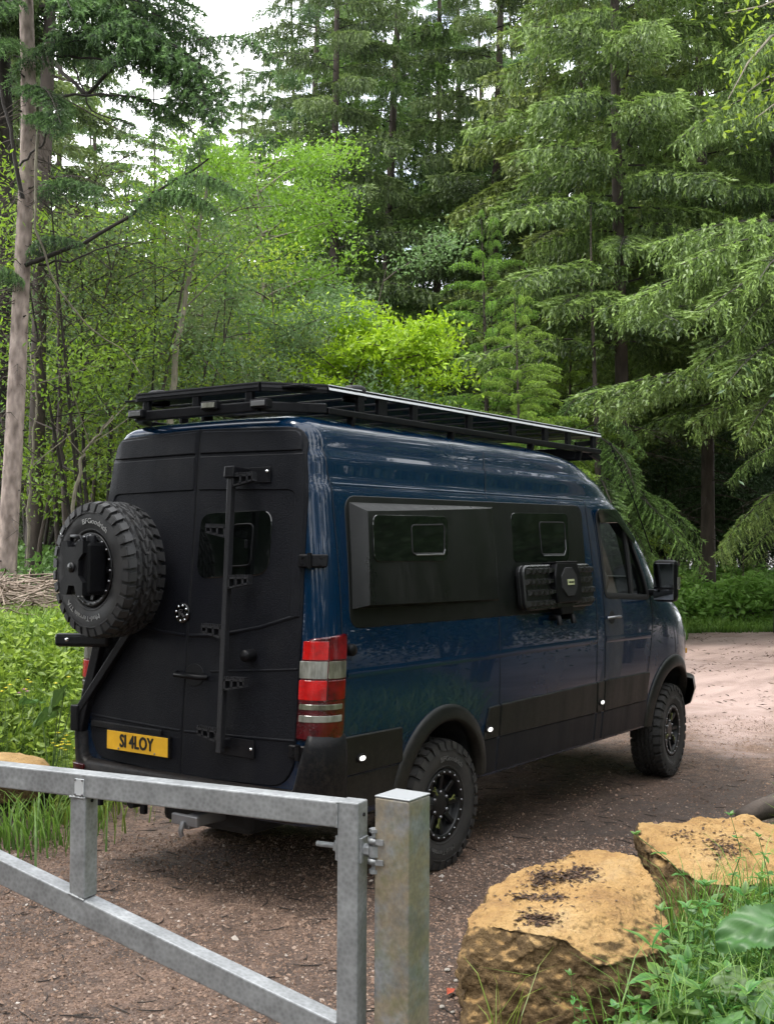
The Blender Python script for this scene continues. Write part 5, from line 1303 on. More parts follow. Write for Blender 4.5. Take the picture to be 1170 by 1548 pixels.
# ---- wheels
def tyre_mesh(name, mat, letters):
    prof = [(.213, -.098), (.225, -.112), (.245, -.122), (.285, -.131), (.32, -.133), (.35, -.128), (.372, -.116), (.384, -.095), (.387, -.05), (.388, 0),
            (.387, .05), (.384, .095), (.372, .116), (.35, .128), (.32, .133), (.285, .131), (.245, .122), (.213, .10)]
    mb = MB(); mb.lathe(prof, 96, 'y')
    mb.lathe([(.232, -.120), (.238, -.125), (.244, -.1235)], 72, 'y')
    mb.lathe([(.335, -.133), (.340, -.1355), (.345, -.1315)], 72, 'y')
    def block(th0, th1, y0, y1, r0, r1, sk=0.0, tap=.006, dr0=0, dr1=0):
        vs = []
        for r_, t in ((r0, 0.0), (r1, tap)):
            for (th, y) in ((th0, y0), (th1, y0), (th1, y1), (th0, y1)):
                s = sk*((y-y0)/(y1-y0)-.5) if y1 != y0 else 0
                tt = th+s+(t/.4 if th == th0 else -t/.4); yy = y+(t if y == y0 else -t); rr = r_+(dr0 if y == y0 else dr1)
                vs.append((rr*math.sin(tt), yy, rr*math.cos(tt)))
        mb.add(vs, [(3, 2, 1, 0), (4, 5, 6, 7), (0, 1, 5, 4), (1, 2, 6, 5), (2, 3, 7, 6), (3, 0, 4, 7)])
    N = 32; p = 2*PI/N
    for k in range(N):
        a = k*p; j = .06*math.sin(k*2.7)
        for sg in (-1, 1):
            o = a+(0 if sg < 0 else p*.5)
            long = (k % 2 == 0)
            # shoulder lug, its biter on the sidewall, two interlocking centre blocks
            y0, y1 = sorted((sg*.128, sg*.074))
            d0, d1 = ((-.012, 0) if sg < 0 else (0, -.012))
            block(o+.08*p, o+.82*p, y0, y1, .374, .407, .10*p*sg, .005, d0, d1)
            yy0, yy1 = sorted((sg*.122, sg*(.142 if long else .138)))
            rr = .338 if long else .352
            vs = []
            for r_, t0, t1 in ((rr, o+.14*p, o+.76*p), (.392, o+.08*p, o+.82*p)):
                for y in (sg*.110, sg*(.1400 if r_ < .37 else .130)):
                    for t in (t0, t1): vs.append((r_*math.sin(t), y, r_*math.cos(t)))
            mb.add(vs, [(0, 1, 3, 2), (4, 6, 7, 5), (0, 4, 5, 1), (2, 3, 7, 6), (0, 2, 6, 4), (1, 5, 7, 3)])
            y0, y1 = sorted((sg*.067, sg*.037)); block(o+.30*p+j*p, o+.98*p+j*p, y0, y1, .382, .4065, .35*p*sg)
            y0, y1 = sorted((sg*.031, sg*.003)); block(o-.10*p-j*p, o+.62*p-j*p, y0, y1, .382, .407, -.5*p*sg)
    t = mb.build(name, mat, None)
    lts = []
    def bend(body, size, a0, rad, xs):
        vs, fs = text_mesh(body, size, .0012, xs); lt = MB(); lts.append(lt)
        lt.add([((rad+v.y)*math.sin(a0+v.x/rad), -.1345-v.z+.0009*abs(v.y)*10*0, (rad+v.y)*math.cos(a0+v.x/rad)) for v in vs], fs)
    bend('BFGoodrich', .044, R(letters), .288, 1.25)
    bend('Mud-Terrain T/A', .042, R(letters+180), .288, 1.25)
    return t, lts
def rim_parts(parent, flash=True):
    mb = MB()
    mb.lathe([(.214, .10), (.205, -.06), (.209, -.105), (.216, -.112), (.222, -.118), (.216, -.124), (.190, -.120), (.184, -.108), (.180, -.075), (.165, -.050), (.105, -.062), (.098, -.088), (.06, -.098), (.055, -.098), (.0, -.10)], 48, 'y')
    for k in range(8):                                              # raised spokes between the windows
        a = 2*PI*k/8; ca, sa = math.sin(a), math.cos(a)
        mb.bar((.09*ca, -.080, .09*sa), (.185*ca, -.098, .185*sa), .034, .028, (0, 1, 0), 0, .006)
    rim = mb.build('rim', M['rim'], parent)
    b = MB()
    for k in range(20):
        a = 2*PI*k/20; b.lathe([(0, -.006), (.0055, -.005), (.0065, .004)], 6, 'y', (.203*math.sin(a), -.124, .203*math.cos(a)))
    for k in range(6):
        a = 2*PI*k/6; b.lathe([(0, -.012), (.010, -.010), (.011, .0)], 6, 'y', (.078*math.sin(a), -.094, .078*math.cos(a)))
    return rim, b
def wheel(name, loc, rotz, mat, lmat, a0, spin=0.0, flash=True):
    t, lts = tyre_mesh(name, mat, a0)
    t.parent = van; t.location = loc; t.rotation_euler = (0, 0, rotz)
    for lt in lts: lt.build('sidewall_lettering', lmat, t, recalc=False)['kind'] = 'stuff'
    rim, b = rim_parts(t)
    b.build('wheel_bolt', M['dull_steel'], t)
    if flash:
        for k in range(3):
            f = MB()
            a = spin+2*PI*k/3+.4; d = Vector((math.sin(a), 0, math.cos(a))); q = Vector((math.cos(a), 0, -math.sin(a)))
            o = Vector((0, -.108, 0))
            f.bar(o+d*.085, o+d*.125, .009, .010, (0, 1, 0)); f.bar(o+d*.122, o+d*.145+q*.013, .008, .010, (0, 1, 0)); f.bar(o+d*.122, o+d*.145-q*.013, .008, .010, (0, 1, 0))
            f.build('wheel_flash', M['lime'], t)
    return t
WY = .835
wheel('wheel', (-.02, -WY, .403), 0, M['mud_rubber'], M['letter_dusty'], 15, 1.0)
wheel('wheel', (3.655, -WY-.005, .403), R(5), M['mud_rubber'], M['letter_dusty'], 200, 1.9)
wheel('wheel', (-.02, WY, .403), PI, M['mud_rubber'], M['letter_dusty'], 70)
wheel('wheel', (3.655, WY+.005, .403), PI+R(5), M['mud_rubber'], M['letter_dusty'], 120)
spare = wheel('spare_wheel', (-1.463, .505, 1.865), -PI/2-R(7), M['rubber'], M['letter_white'], 12, flash=False)
# carrier behind the spare, swing arm
cr = MB()
cr.lathe([(.0, -.06), (.11, -.055), (.12, .0), (.12, .10)], 20, 'x', (-1.36, .505, 1.865))
cr.bar((-1.315, .60, 1.86), (-1.325, .90, .86), .07, .05, (1, 0, 0), 0, .006)
cr.bar((-1.325, .36, 1.60), (-1.335, .90, .98), .05, .04, (1, 0, 0), 0, .006)
cr.bar((-1.315, .40, 1.95), (-1.315, .30, 1.55), .05, .04, (1, 0, 0), 0, .006)
cr.box((-1.335, .92, .93), (.06, .07, .16), None, 0, .008)
cr.build('spare_carrier', M['rack'], van)
ca = MB(); p0 = on_plane(86, 967, 0, -1.38); p1 = on_plane(168, 968, 0, -1.34)
ca.bar(p0, p1, .05, .085, (0, 0, 1), 0, .024)
co = ca.build('carrier_arm', M['rack'], van)
m = MB(); q = on_plane(101, 967, 0, -1.415); m.lathe([(0, -.008), (.010, -.006), (.011, .01)], 8, 'x', q); m.build('bolt', M['chrome'], co)
# fuel pack bolted on the spare
def fuel_pack():
    x0 = -1.585; yc, zc = .505, 1.865
    a = on_plane(113, 858, 0, -1.72); yc, zc = a.y-.0, a.z
    m = MB()
    yc -= .012; m.box((x0-.045, yc, zc-.005), (.14, .245, .31), None, 0, .022)
    # X shaped raised face: four arms, a waist and a cut middle
    fx = x0-.122
    def fpt(u, v, d): return Vector((fx-d, yc-u, zc+v))
    Xp = [(-.115, .155), (-.055, .155), (-.040, .120), (.040, .120), (.055, .155), (.115, .155), (.115, .085), (.070, .045), (.070, -.045), (.115, -.085), (.115, -.160),
          (.050, -.160), (.030, -.105), (-.030, -.105), (-.050, -.160), (-.115, -.160), (-.115, -.085), (-.070, -.045), (-.070, .045), (-.115, .085)]
    m.prism(Xp, fpt, -.03, .018)
    o = m.build('fuel_pack', M['black_plastic'], van)
    rz = Matrix.Rotation(-R(7), 4, 'Z'); cs = Vector((-1.463, .505, 1.865)); o.rotation_euler = (0, 0, -R(7)); o.location = cs-(rz @ cs)
    k = MB(); k.lathe([(.0, -.012), (.026, -.010), (.030, .0), (.030, .006)], 20, 'x', (fx-.020, yc, zc+.0)); k.bar((fx-.034, yc+.024, zc), (fx-.034, yc-.024, zc), .006, .010, (1, 0, 0)); k.build('lock_knob', M['rim'], o)
    h = MB(); h.tube([(x0-.085, yc+.085, zc+.13), (x0-.095, yc+.07, zc+.180), (x0-.095, yc-.02, zc+.180), (x0-.085, yc-.035, zc+.13)], .013, 8); h.build('handle', M['black_plastic'], o)
    c = MB(); c.lathe([(.0, .05), (.026, .048), (.030, .040), (.030, -.01)], 18, 'z', (x0-.06, yc-.082, zc+.140)); c.build('filler_cap', M['rack'], o)
fuel_pack()

# ---- ladder
def ladder():
    xo = -1.43
    top = on_plane(351, 712, 0, xo+.08); bot = on_plane(333, 1138, 0, xo+.03)
    a = Vector((top.x, top.y, top.z)); b = Vector((bot.x, bot.y, bot.z))
    m = MB(); m.bar(b, a, .034, .040, (1, 0, 0), 0, .005)
    o = m.build('ladder', M['ladder'], van)
    # brackets at both ends
    br = MB(); P, nn = REAR(-a.y, a.z)
    br.box((P.x-.018, a.y-.07, a.z-.02), (.008, .23, .09), None, 0, .003)
    br.bar((P.x-.01, a.y, a.z-.02), (a.x-.03, a.y, a.z-.005), .075, .07, (0, 0, 1), 0, .01)
    br.build('bracket', M['rack'], o); br = MB()
    P2, nn = REAR(-b.y, b.z+.03)
    br.box((P2.x-.020, b.y-.07, b.z+.03), (.008, .26, .10), None, 0, .003)
    br.bar((P2.x-.01, b.y, b.z+.05), (b.x, b.y, b.z+.05), .05, .05, (0, 0, 1), 0, .006)
    bo = br.build('bracket', M['rack'], o)
    for y, z, P_ in ((a.y+.035, a.z-.005, P), (a.y-.165, a.z-.0, P), (b.y+.045, b.z+.03, P2), (b.y-.18, b.z+.03, P2)):
        bl = MB(); bl.lathe([(0, -.008), (.008, -.007), (.0095, .004)], 8, 'x', (P_.x-.026, y, z))
        bl.build('bolt', M['chrome'], bo)
    for px, py, sg in ((368, 719, 1), (361, 874, 1), (352, 1028, 1), (322, 797, -1), (317, 948, -1), (311, 1103, -1)):
        r = MB(); t = (py-712)/(1138-712); c = a.lerp(b, t); q = on_plane(px, py, 0, c.x); z = q.z
        y0 = c.y-sg*.018; L = .155
        y1 = y0-sg*L
        dep = .036
        r.bar((c.x, y0, z), (c.x, y1, z+.004), dep, .012, (0, 0, 1))
        r.bar((c.x, y0, z-.056), (c.x, y1, z-.026), dep, .010, (0, 0, 1))
        for f in (.04, .40, .72, .96):
            yy = y0+(y1-y0)*f; zb = z-.056+.030*f
            r.bar((c.x, yy, zb-.003), (c.x, yy, z+.003), dep, .012 if f < .9 else .009, (0, 1, 0))
        for k in range(9):
            yy = y0+(y1-y0)*(k+.5)/9; r.box((c.x, yy, z+.011+.004*k/9), (dep, .009, .012))
        r.build('rung', M['ladder'], o)
ladder()

# ---- traction boards on the side
def boards():
    x0, x1, z0, z1 = .84, 1.90, 1.565, 1.875
    for k, (o0, o1) in enumerate(((.035, .055), (.062, .085))):
        m = MB(); patch(m, rounded([(x0, z0), (x1, z0), (x1, z1), (x0, z1)], .07, 5), SIDE, o1, .022, .06, bev=.01)
        if k == 1:
            for j in range(4):
                for i in range(13):
                    if 5 <= i <= 8: continue
                    x = x0+.06+(x1-x0-.12)*i/12+(.012 if j % 2 else -.012); z = z0+.045+(z1-z0-.09)*j/3
                    P, nn = SIDE(x, z)
                    vs = []
                    for (s, o) in ((.038, o1-.002), (.020, o1+.026)):
                        for a, b in ((-1, -1), (1, -1), (1, 1), (-1, 1)): vs.append(P+nn*o+Vector((a*s, 0, b*s*.62)))
                    m.add(vs, [(4, 5, 6, 7), (0, 1, 5, 4), (1, 2, 6, 5), (2, 3, 7, 6), (3, 0, 4, 7)])
                    for dx in (-.026, .026):
                        m.lathe([(0, .036), (.010, .03), (.014, 0)], 6, 'z', (0, 0, 0)) if False else None
        m.build('traction_board', M['board'], van, recalc=False)
    h = MB(); patch(h, rounded([(1.26, 1.60), (1.62, 1.60), (1.64, 1.70), (1.64, 1.79), (1.60, 1.885), (1.28, 1.885), (1.24, 1.79), (1.24, 1.70)], .01, 2), SIDE, .118, .03, .06, bev=.008)
    patch(h, rounded([(1.36, 1.52), (1.54, 1.52), (1.54, 1.61), (1.36, 1.61)], .01, 2), SIDE, .085, .08, .06, bev=.006)
    patch(h, rounded([(1.27, 1.88), (1.61, 1.88), (1.61, 1.892), (1.27, 1.892)], .003, 2), SIDE, .118, .11, .06, bev=.003)
    for xx in (1.33, 1.55):
        P, nn = SIDE(xx, 1.50); h.tube([P+nn*.0, P+nn*.07, P+nn*.08+Vector((0, 0, -.05))], .022, 8)
    o = h.build('board_mount', M['black_plastic'], van, recalc=False)
    c = MB(); patch(c, [(1.44+.13*math.cos(2*PI*k/8+.39), 1.745+.11*math.sin(2*PI*k/8+.39)) for k in range(8)], SIDE, .126, .01, .1, bev=.004); c.build('mount_plate', M['gap'], o, recalc=False)
    l = MB(); patch(l, rect(1.40, 1.722, 1.50, 1.762), SIDE, .131, .004, .1, bev=.001); l.build('label', M['label_pale'], o, recalc=False)
    tx = MB()
    for k in range(7):
        P, nn = SIDE(1.412+.0125*k, 1.742); tx.box(P+nn*.1325, (.007, .002, .014 if k % 3 else .009))
    tx.build('label_print', M['plate_black'], o)
boards()

# ---- roof rack
def rack():
    z0, z1 = 2.795, 2.925; hw = .735
    xr, xf = -1.24, 2.66
    per = [(xr, -.50), (xr+.30, -hw), (xf, -hw), (xf, hw), (xr+.30, hw), (xr, .50)]
    root = MB()
    for i in range(6):
        a, b = per[i], per[(i+1) % 6]
        rear = i in (0, 4, 5)
        root.bar((*a, z1-(.012 if rear else .004)), (*b, z1-(.012 if rear else .004)), .036, .052 if rear else .034, (0, 0, 1), 0, .004)
        root.bar((*a, z0+(.006 if rear else -.006)), (*b, z0+(.006 if rear else -.006)), .05, .060 if rear else .042, (0, 0, 1), 0, .008)
    o = root.build('roof_rack', M['rack'], van)
    for i in range(6):
        a, b = per[i], per[(i+1) % 6]
        a = Vector((*a, 0)); b = Vector((*b, 0)); d = (b-a).normalized(); nn = Vector((d.y, -d.x, 0))
        m = MB()                                                   # bevelled alloy edge along the top rail
        p = [a+nn*.019, b+nn*.019]
        vs = [p[0]+nn*.003+Vector((0, 0, z1-.016)), p[1]+nn*.003+Vector((0, 0, z1-.016)), p[1]-nn*.006+Vector((0, 0, z1+.017)), p[0]-nn*.006+Vector((0, 0, z1+.017)),
              p[0]-nn*.045+Vector((0, 0, z1+.018)), p[1]-nn*.045+Vector((0, 0, z1+.018))]
        m.add(vs, [(0, 1, 2, 3), (3, 2, 5, 4)])
        m.build('rail_trim', M['rack_top'] if i == 1 else M['rack'], o)
    for k in range(12):
        x = xr+.20+k*(xf-xr-.3)/11
        m = MB(); m.bar((x, -hw+.02, z1-.01), (x, hw-.02, z1-.01), .24, .014, (0, 0, 1), 0, .003); m.build('slat', M['rack'], o)
    for k, x in enumerate((-.62, -.40, -.05, .62, 1.22, 1.72, 2.10, 2.55)):
        for sg in (-1, 1):
            m = MB(); m.box((x, sg*hw, (z0+z1)/2-.01), (.06 if k != 1 else .09, .03, z1-z0), None, 0, .004); m.build('stanchion', M['rack'], o)
    for yy in (-.42, .42, 0):
        m = MB(); m.box((xr, yy, (z0+z1)/2), (.03, .05, z1-z0), None, 0, .004); m.build('stanchion', M['rack'], o)
    for x in (-.7, .4, 1.5, 2.3):
        for sg in (-1, 1):
            m = MB(); m.bar((x, sg*.735, z0-.02), (x, sg*.72, 2.70), .05, .03, (1, 0, 0), 0, .004); m.build('roof_foot', M['rack'], o)
    # work lamps along the rear
    for px, py in ((208, 626), (319, 613), (394, 610)):
        q = on_plane(px, py, 0, xr-.035)
        m = MB(); m.box((xr-.03, q.y, q.z), (.05, .125, .05), None, 0, .006); l = m.build('work_lamp', M['rack'], o)
        g = MB(); g.box((xr-.058, q.y, q.z), (.006, .10, .030), None, 0, .002)
        g.build('lens', M['dull_steel'] if px != 319 else M['clear'], l)
    # sloping panel under the front end, its brackets
    m = MB(); m.bar((2.30, -.70, z0+.03), (2.66, -.70, z0+.075), .04, .02, (0, 1, 0)); m.box((2.62, 0, z0-.02), (.03, 1.42, .12), Matrix.Rotation(R(35), 3, 'Y'), 0, .004)
    m.bar((2.50, -.735, z0-.02), (2.66, -.735, z0-.06), .03, .05, (0, 0, 1), 0, .004); m.build('front_fairing', M['rack'], o)
    # roof hatches showing above the rails
    for px, py, w in ((536, 590, .15), (241, 597, .14)):
        q = on_plane(px, py, 2, z1+.025)
        d = MB(); d.lathe([(0, .032), (w*.35, .030), (w*.45, .020), (w*.5, .0), (w*.5, -.06)], 18, 'z', (max(q.x, -1.1), q.y, z1+.02)); d.build('roof_vent', M['rack'], o)
    # whip aerial at the front corner
    w = MB(); p0 = on_plane(985, 835, 1, -.80); p1 = on_plane(921, 668, 1, -.74)
    w.tube([p0, p0.lerp(p1, .5)+Vector((.02, 0, .02)), p1], [.006, .005, .0035], 6)
    for t in (.86, .92, .98): q = p0.lerp(p1, t); w.box(q, (.03, .02, .02))
    w.build('aerial', M['rack'], van)
rack()

# ---- under the floor
u = MB()
u.box((1.7, .30, .47), (5.4, .10, .13)); u.box((1.7, -.30, .47), (5.4, .10, .13)); u.box((1.5, 0, .505), (5.2, 1.5, .02))
u.tube([(-.02, -.80, .40), (-.02, .80, .40)], .055, 12); u.lathe([(0, -.16), (.10, -.14), (.15, 0), (.10, .14), (0, .16)], 16, 'x', (-.02, 0, .40))
u.box((3.655, 0, .42), (.12, 1.4, .10))
u.box((-.75, .02, .43), (.75, .72, .20), None, 0, .04); u.box((1.05, .30, .42), (1.5, .70, .22), None, 0, .05); u.box((2.45, .1, .43), (.9, 1.1, .18), None, 0, .05)  # boxes added to block light leaking under the van and deepen its shadow
u.tube([(-.6, .52, .42), (-1.2, .58, .42)], .035, 10)
u.build('underbody_and_light_blocks', M['gap'], van)
tb = MB(); tb.bar((-1.0, -.12, .44), (-1.43, -.12, .44), .07, .07, (0, 0, 1), 0, .008); tb.box((-1.42, -.12, .455), (.03, .20, .06), None, 0, .006)
tb.tube([(-1.44, -.12, .45), (-1.46, -.12, .40), (-1.45, -.12, .37)], .014, 8)
tb.build('tow_bar', M['dull_steel'], van)
for yy in (.72, .33): m = MB(); m.box((-1.32, yy, .46), (.03, .04, .10), None, 0, .004); m.build('tie_down_hook', M['rack'], van)
# front bumper corner bar, headlamp, bonnet shut line
fb = MB()
vs = []; prof = [(-.02, .56), (.12, .60), (.17, .72), (.15, .82), (-.02, .86)]
N_ = 40
for i in range(N_+1):
    y = -.93+1.86*i/N_; z = .70; w = _W(z); t = (1-min(abs(y)/w, .9999)**NF)**(1/NF); x = X1(z)+(_F(z)-X1(z))*t
    for d, zz in prof: vs.append((x+d, y*(1+d*.45), zz))
fb.add(vs, [(i*5+j, i*5+j+1, (i+1)*5+j+1, (i+1)*5+j) for i in range(N_) for j in range(4)], True)
fb.build('front_bumper', M['black_plastic'], van, recalc=False)
for sg in (-1, 1):
    h = MB(); h.box((4.34, sg*.735, 1.14), (.30, .14, .24), Matrix.Rotation(R(-sg*28), 3, 'Z'), 0, .06); hl = h.build('headlight', M['clear'], van)
    i_ = MB(); i_.box((4.34, sg*.80, 1.04), (.06, .05, .05), None, 0, .01); i_.build('indicator', simple('amber_lens', (.6, .30, .01), .2), hl)
# =================================================================== gate and post
def galv(name, tint=0.0):
    n = NT(name)
    a = n.noise(9, 6, .65); b = n.noise(55, 4, .6); v = n.node('ShaderNodeTexVoronoi'); v.inputs['Scale'].default_value = 70; n.l.new(n.obj(), v.inputs['Vector'])
    c = n.ramp(a, [(.32, (.20, .206, .212)), (.55, (.26, .268, .275)), (.75, (.32, .328, .335))])
    c = n.mix(.22, c, v.outputs['Distance'], 'OVERLAY')
    st = n.noise(3.2, 5, .65, stretch=(1, 1, .5))
    if tint:
        rust = n.ramp(n.noise(5.5, 6, .68), [(.42, (0,)*3), (.55, (tint,)*3)])
        c = n.mix(rust, c, n.ramp(b, [(.3, (.20, .145, .070)), (.7, (.36, .275, .150))]))
        g = n.ramp(n.noise(7, 6, .7), [(.50, (0,)*3), (.66, (.55,)*3)])
        c = n.mix(g, c, (.13, .15, .055)); d = n.ramp(n.noise(2.6, 6, .75), [(.50, (0,)*3), (.62, (.6,)*3)]); c = n.mix(d, c, (.10, .105, .11))
    n.set(Base_Color=c, Roughness=n.ramp(a, [(.3, (.40,)*3), (.7, (.60,)*3)]), Metallic=.45, Normal=n.bump(b, .10, .003)); return n.m
M['galv'] = galv('galvanised_steel'); M['galv_old'] = galv('weathered_galvanised_steel', .62)
def gate():
    R_ = at(548, 1215, 3.50); zt = R_.z
    Lp = at(0, 1158, 4.09)
    g = Vector((Lp.x-R_.x, Lp.y-R_.y, 0)).normalized(); nrm = Vector((-g.y, g.x, 0))
    if nrm.dot(Vector((FW[0], FW[1], 0))) > 0: nrm = -nrm
    # frame of the gate: s along it from its free end, z up; thickness .07 behind the front face
    th = .068
    end = Vector((R_.x, R_.y, 0))+nrm*0.0
    fr = at(541, 1222, 3.50); fr = Vector((fr.x, fr.y, 0))
    def P(s, z, d=0): q = fr+g*s-nrm*d; return Vector((q.x, q.y, z))
    e = empty('metal_gate', P(0, 0)); tag(e, 'galvanised steel swing gate with a diagonal brace across the lower left foreground', 'gate')
    o0 = P(0, 0)
    def beam(name, s0, z0, s1, z1, w, mat='galv'):
        m = MB(); a, b = P(s0, z0, th/2)-o0, P(s1, z1, th/2)-o0; m.bar(a, b, th if abs(s1-s0) > .01 else th, w, nrm.cross(b-a).normalized() if True else (0, 0, 1), 0, .005)
        return m.build(name, M[mat], e)
    h = .078; D = dict()
    # end stile, top rail, upright, diagonal
    beam('end_stile', .034, .05, .034, zt+.001, .070)
    beam('top_rail', .070, zt-h/2-.002, 3.6, zt-h/2-.002, h)
    su = None
    def s_of(px, py):
        r = np.array(FW+RT*(px-585)/CAM_F-UP*(py-774)/CAM_F); n_ = np.array(nrm); t = ((np.array(fr)-CAM_C)[:2]@n_[:2])/(r[:2]@n_[:2]); q = CAM_C+t*r
        return float((q[:2]-np.array(fr)[:2])@np.array(g)[:2]), float(q[2])
    sa, za = s_of(104, 1250); sb, zb = s_of(131, 1250); sm = (sa+sb)/2; wu = .064
    d0 = s_of(0, 1296+4); d1 = s_of(507, 1546)
    k = (d0[1]-d1[1])/(d0[0]-d1[0]); hv = .085
    zd = lambda s: d1[1]+(s-d1[0])*k
    beam('upright', sm, zd(sm)-.004, sm, zt-h-.002, wu)
    dl_ = math.hypot(1, k); off = hv/2
    beam('diagonal_brace', .071, zd(.071)-off, 3.55, zd(3.55)-off, hv/dl_)
    wl = []
    for a_, b_ in (((.069, zt-h), (.069, zt-.002)), ((sm-wu/2, zt-h-.003), (sm+wu/2, zt-h-.003)), ((sm-wu/2, zd(sm-wu/2)+.001), (sm+wu/2, zd(sm+wu/2)+.001)), ((.071, zd(.071)-hv), (.071, zd(.071)))):
        m = MB(); n_ = 14; rr = np.random.default_rng(int(a_[0]*1e4)); m.tube([P(a_[0]+(b_[0]-a_[0])*i/n_, a_[1]+(b_[1]-a_[1])*i/n_, -.001)-o0 for i in range(n_+1)], [float(.0042+.0012*rr.standard_normal()) for i in range(n_+1)], 6); m.build('weld_bead', M['galv'], e)
    beam('hanging_stile', 3.64, .05, 3.64, zt, .075)
    m = MB(); sp, zp = s_of(121, 1190); c = P(sp, zp, -.002)-o0
    rot = Matrix((g, -nrm, Vector((0, 0, 1)))).transposed()
    m.box(c, (.038, .004, .056), rot, 0, .0015); pl = m.build('gate_plate', simple('pale_zinc_plate', (.58, .60, .62), .35, .4), e)
    for ds in (-.015, .015):
        for dz in (-.024, .024):
            m = MB(); m.tube([c+g*ds+nrm*.001+Vector((0, 0, dz)), c+g*ds+nrm*.006+Vector((0, 0, dz))], .0035, 6); m.build('rivet', M['dull_steel'], pl)
    for px, py in ((545, 1235),):
        m = MB(); q = at(px, py, 3.5); x = P(-.0015, q.z, th*.55)-o0; m.tube([x-g*.003, x+g*.004], .006, 10); m.build('drain_hole', M['gap'], e)
    sx, zx = s_of(139, 1228); m = MB(); x = P(sm-wu/2-.001, zx+.03, th*.5)-o0; m.tube([x-g*.002, x+g*.004], .006, 10); m.build('drain_hole', M['gap'], e)
    # hinge bolt right through the stile
    _, zh = s_of(520, 1285)
    def X(s, d=th/2): return P(s, zh, d)-o0
    m = MB(); m.tube([X(.155), X(-.040)], .0085, 10); bolt = m.build('hinge_bolt', M['galv'], e)
    for s in (.085, -.011, -.021):
        m = MB(); m.tube([X(s-.007), X(s+.007)], .019, 6, smooth=False); m.build('nut', M['galv'], bolt)
    m = MB(); m.box(X(-.004), (.008, .05, .075), rot, 0, .002); m.build('washer_plate', M['galv'], bolt)
    m = MB(); m.box(X(.076), (.008, .05, .075), rot, 0, .002); m.build('washer_plate', M['galv'], bolt)
    # ---- post
    pc = at(618.5, 1210, 3.44); zc = pc.z
    a = math.radians(33); rt = Vector((RT[0], RT[1], 0)).normalized(); fw = Vector((FW[0], FW[1], 0)).normalized()
    ux = (-rt*math.cos(a)+fw*math.sin(a)); uy = (rt*math.sin(a)+fw*math.cos(a)); s_ = .121
    cc = Vector((pc.x, pc.y, 0))+(ux+uy)*s_/2
    p = empty('gate_post', cc); tag(p, 'square galvanised gate post with tan staining, standing in front of the rear wheel', 'post')
    rt3 = Matrix((ux, uy, Vector((0, 0, 1)))).transposed()
    m = MB(); m.box((0, 0, zc/2-.07), (s_, s_, zc+.13), rt3, 0, .005); m.build('post_shaft', M['galv_old'], p)
    m = MB(); m.box((0, 0, zc-.002), (s_+.001, s_+.001, .005), rt3, 0, .002); m.build('post_cap', simple('pale_galvanised_cap', (.33, .34, .35), .45, .4), p)
    # hinge lugs welded on the post
    q = (fr-nrm*th/2-g*.040); hx = Vector((q.x, q.y, zh))-cc
    for dz in (-.030, .030):
        m = MB(); m.lathe([(0, .008), (.021, .008), (.021, -.008), (0, -.008)], 16, 'z', hx+Vector((0, 0, dz))); m.bar(hx+Vector((0, 0, dz)), hx+Vector((0, 0, dz))-g*.035, .036, .016, (0, 0, 1)); m.build('hinge_lug', M['galv'], p)
    m = MB(); m.tube([hx+Vector((0, 0, -.062)), hx+Vector((0, 0, .060))], .010, 10); m.tube([hx+Vector((0, 0, .055)), hx+Vector((0, 0, .066))], .017, 6, smooth=False); m.tube([hx+Vector((0, 0, -.066)), hx+Vector((0, 0, -.055))], .017, 6, smooth=False); m.tube([hx+Vector((0, 0, -.016)), hx+Vector((0, 0, .016))], .019, 12); m.build('hinge_pin', M['galv'], p)
gate()

# =================================================================== boulders
def rock_mat(name, warm=1.0):
    n = NT(name)
    a = n.noise(2.4, 8, .65); b = n.noise(13, 7, .7); f = n.noise(60, 5, .65); w = n.noise(1.1, 5, .6)
    c = n.ramp(a, [(.30, (.28, .155, .058)), (.43, (.42, .25, .090)), (.56, (.48, .305, .125)), (.68, (.51, .365, .19)), (.80, (.34, .20, .085))])
    c = n.mix(n.ramp(b, [(.50, (0,)*3), (.74, (.7,)*3)]), c, (.22, .115, .040))
    c = n.mix(n.ramp(f, [(.55, (0,)*3), (.75, (.55,)*3)]), c, (.12, .080, .042))
    c = n.mix(n.ramp(w, [(.54, (0,)*3), (.70, (.55,)*3)]), c, (.36, .30, .22))
    # shade of the steep faces painted into the colour as dark brown
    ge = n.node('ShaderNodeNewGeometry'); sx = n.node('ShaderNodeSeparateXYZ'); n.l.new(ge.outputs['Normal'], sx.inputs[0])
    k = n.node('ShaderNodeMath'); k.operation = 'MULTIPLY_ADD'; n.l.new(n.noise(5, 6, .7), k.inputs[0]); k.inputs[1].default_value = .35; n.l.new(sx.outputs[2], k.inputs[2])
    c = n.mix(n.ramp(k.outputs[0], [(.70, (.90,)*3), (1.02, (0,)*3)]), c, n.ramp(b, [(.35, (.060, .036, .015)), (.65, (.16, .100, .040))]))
    h1 = n.bump(b, .5, .03); h3 = n.bump(n.noise(170, 4, .7), .8, .006, h1); h2 = n.bump(f, 1.0, .02, h3)
    n.set(Base_Color=c, Roughness=.9, Normal=h2); return n.m
M['rock'] = rock_mat('ochre_sandstone')
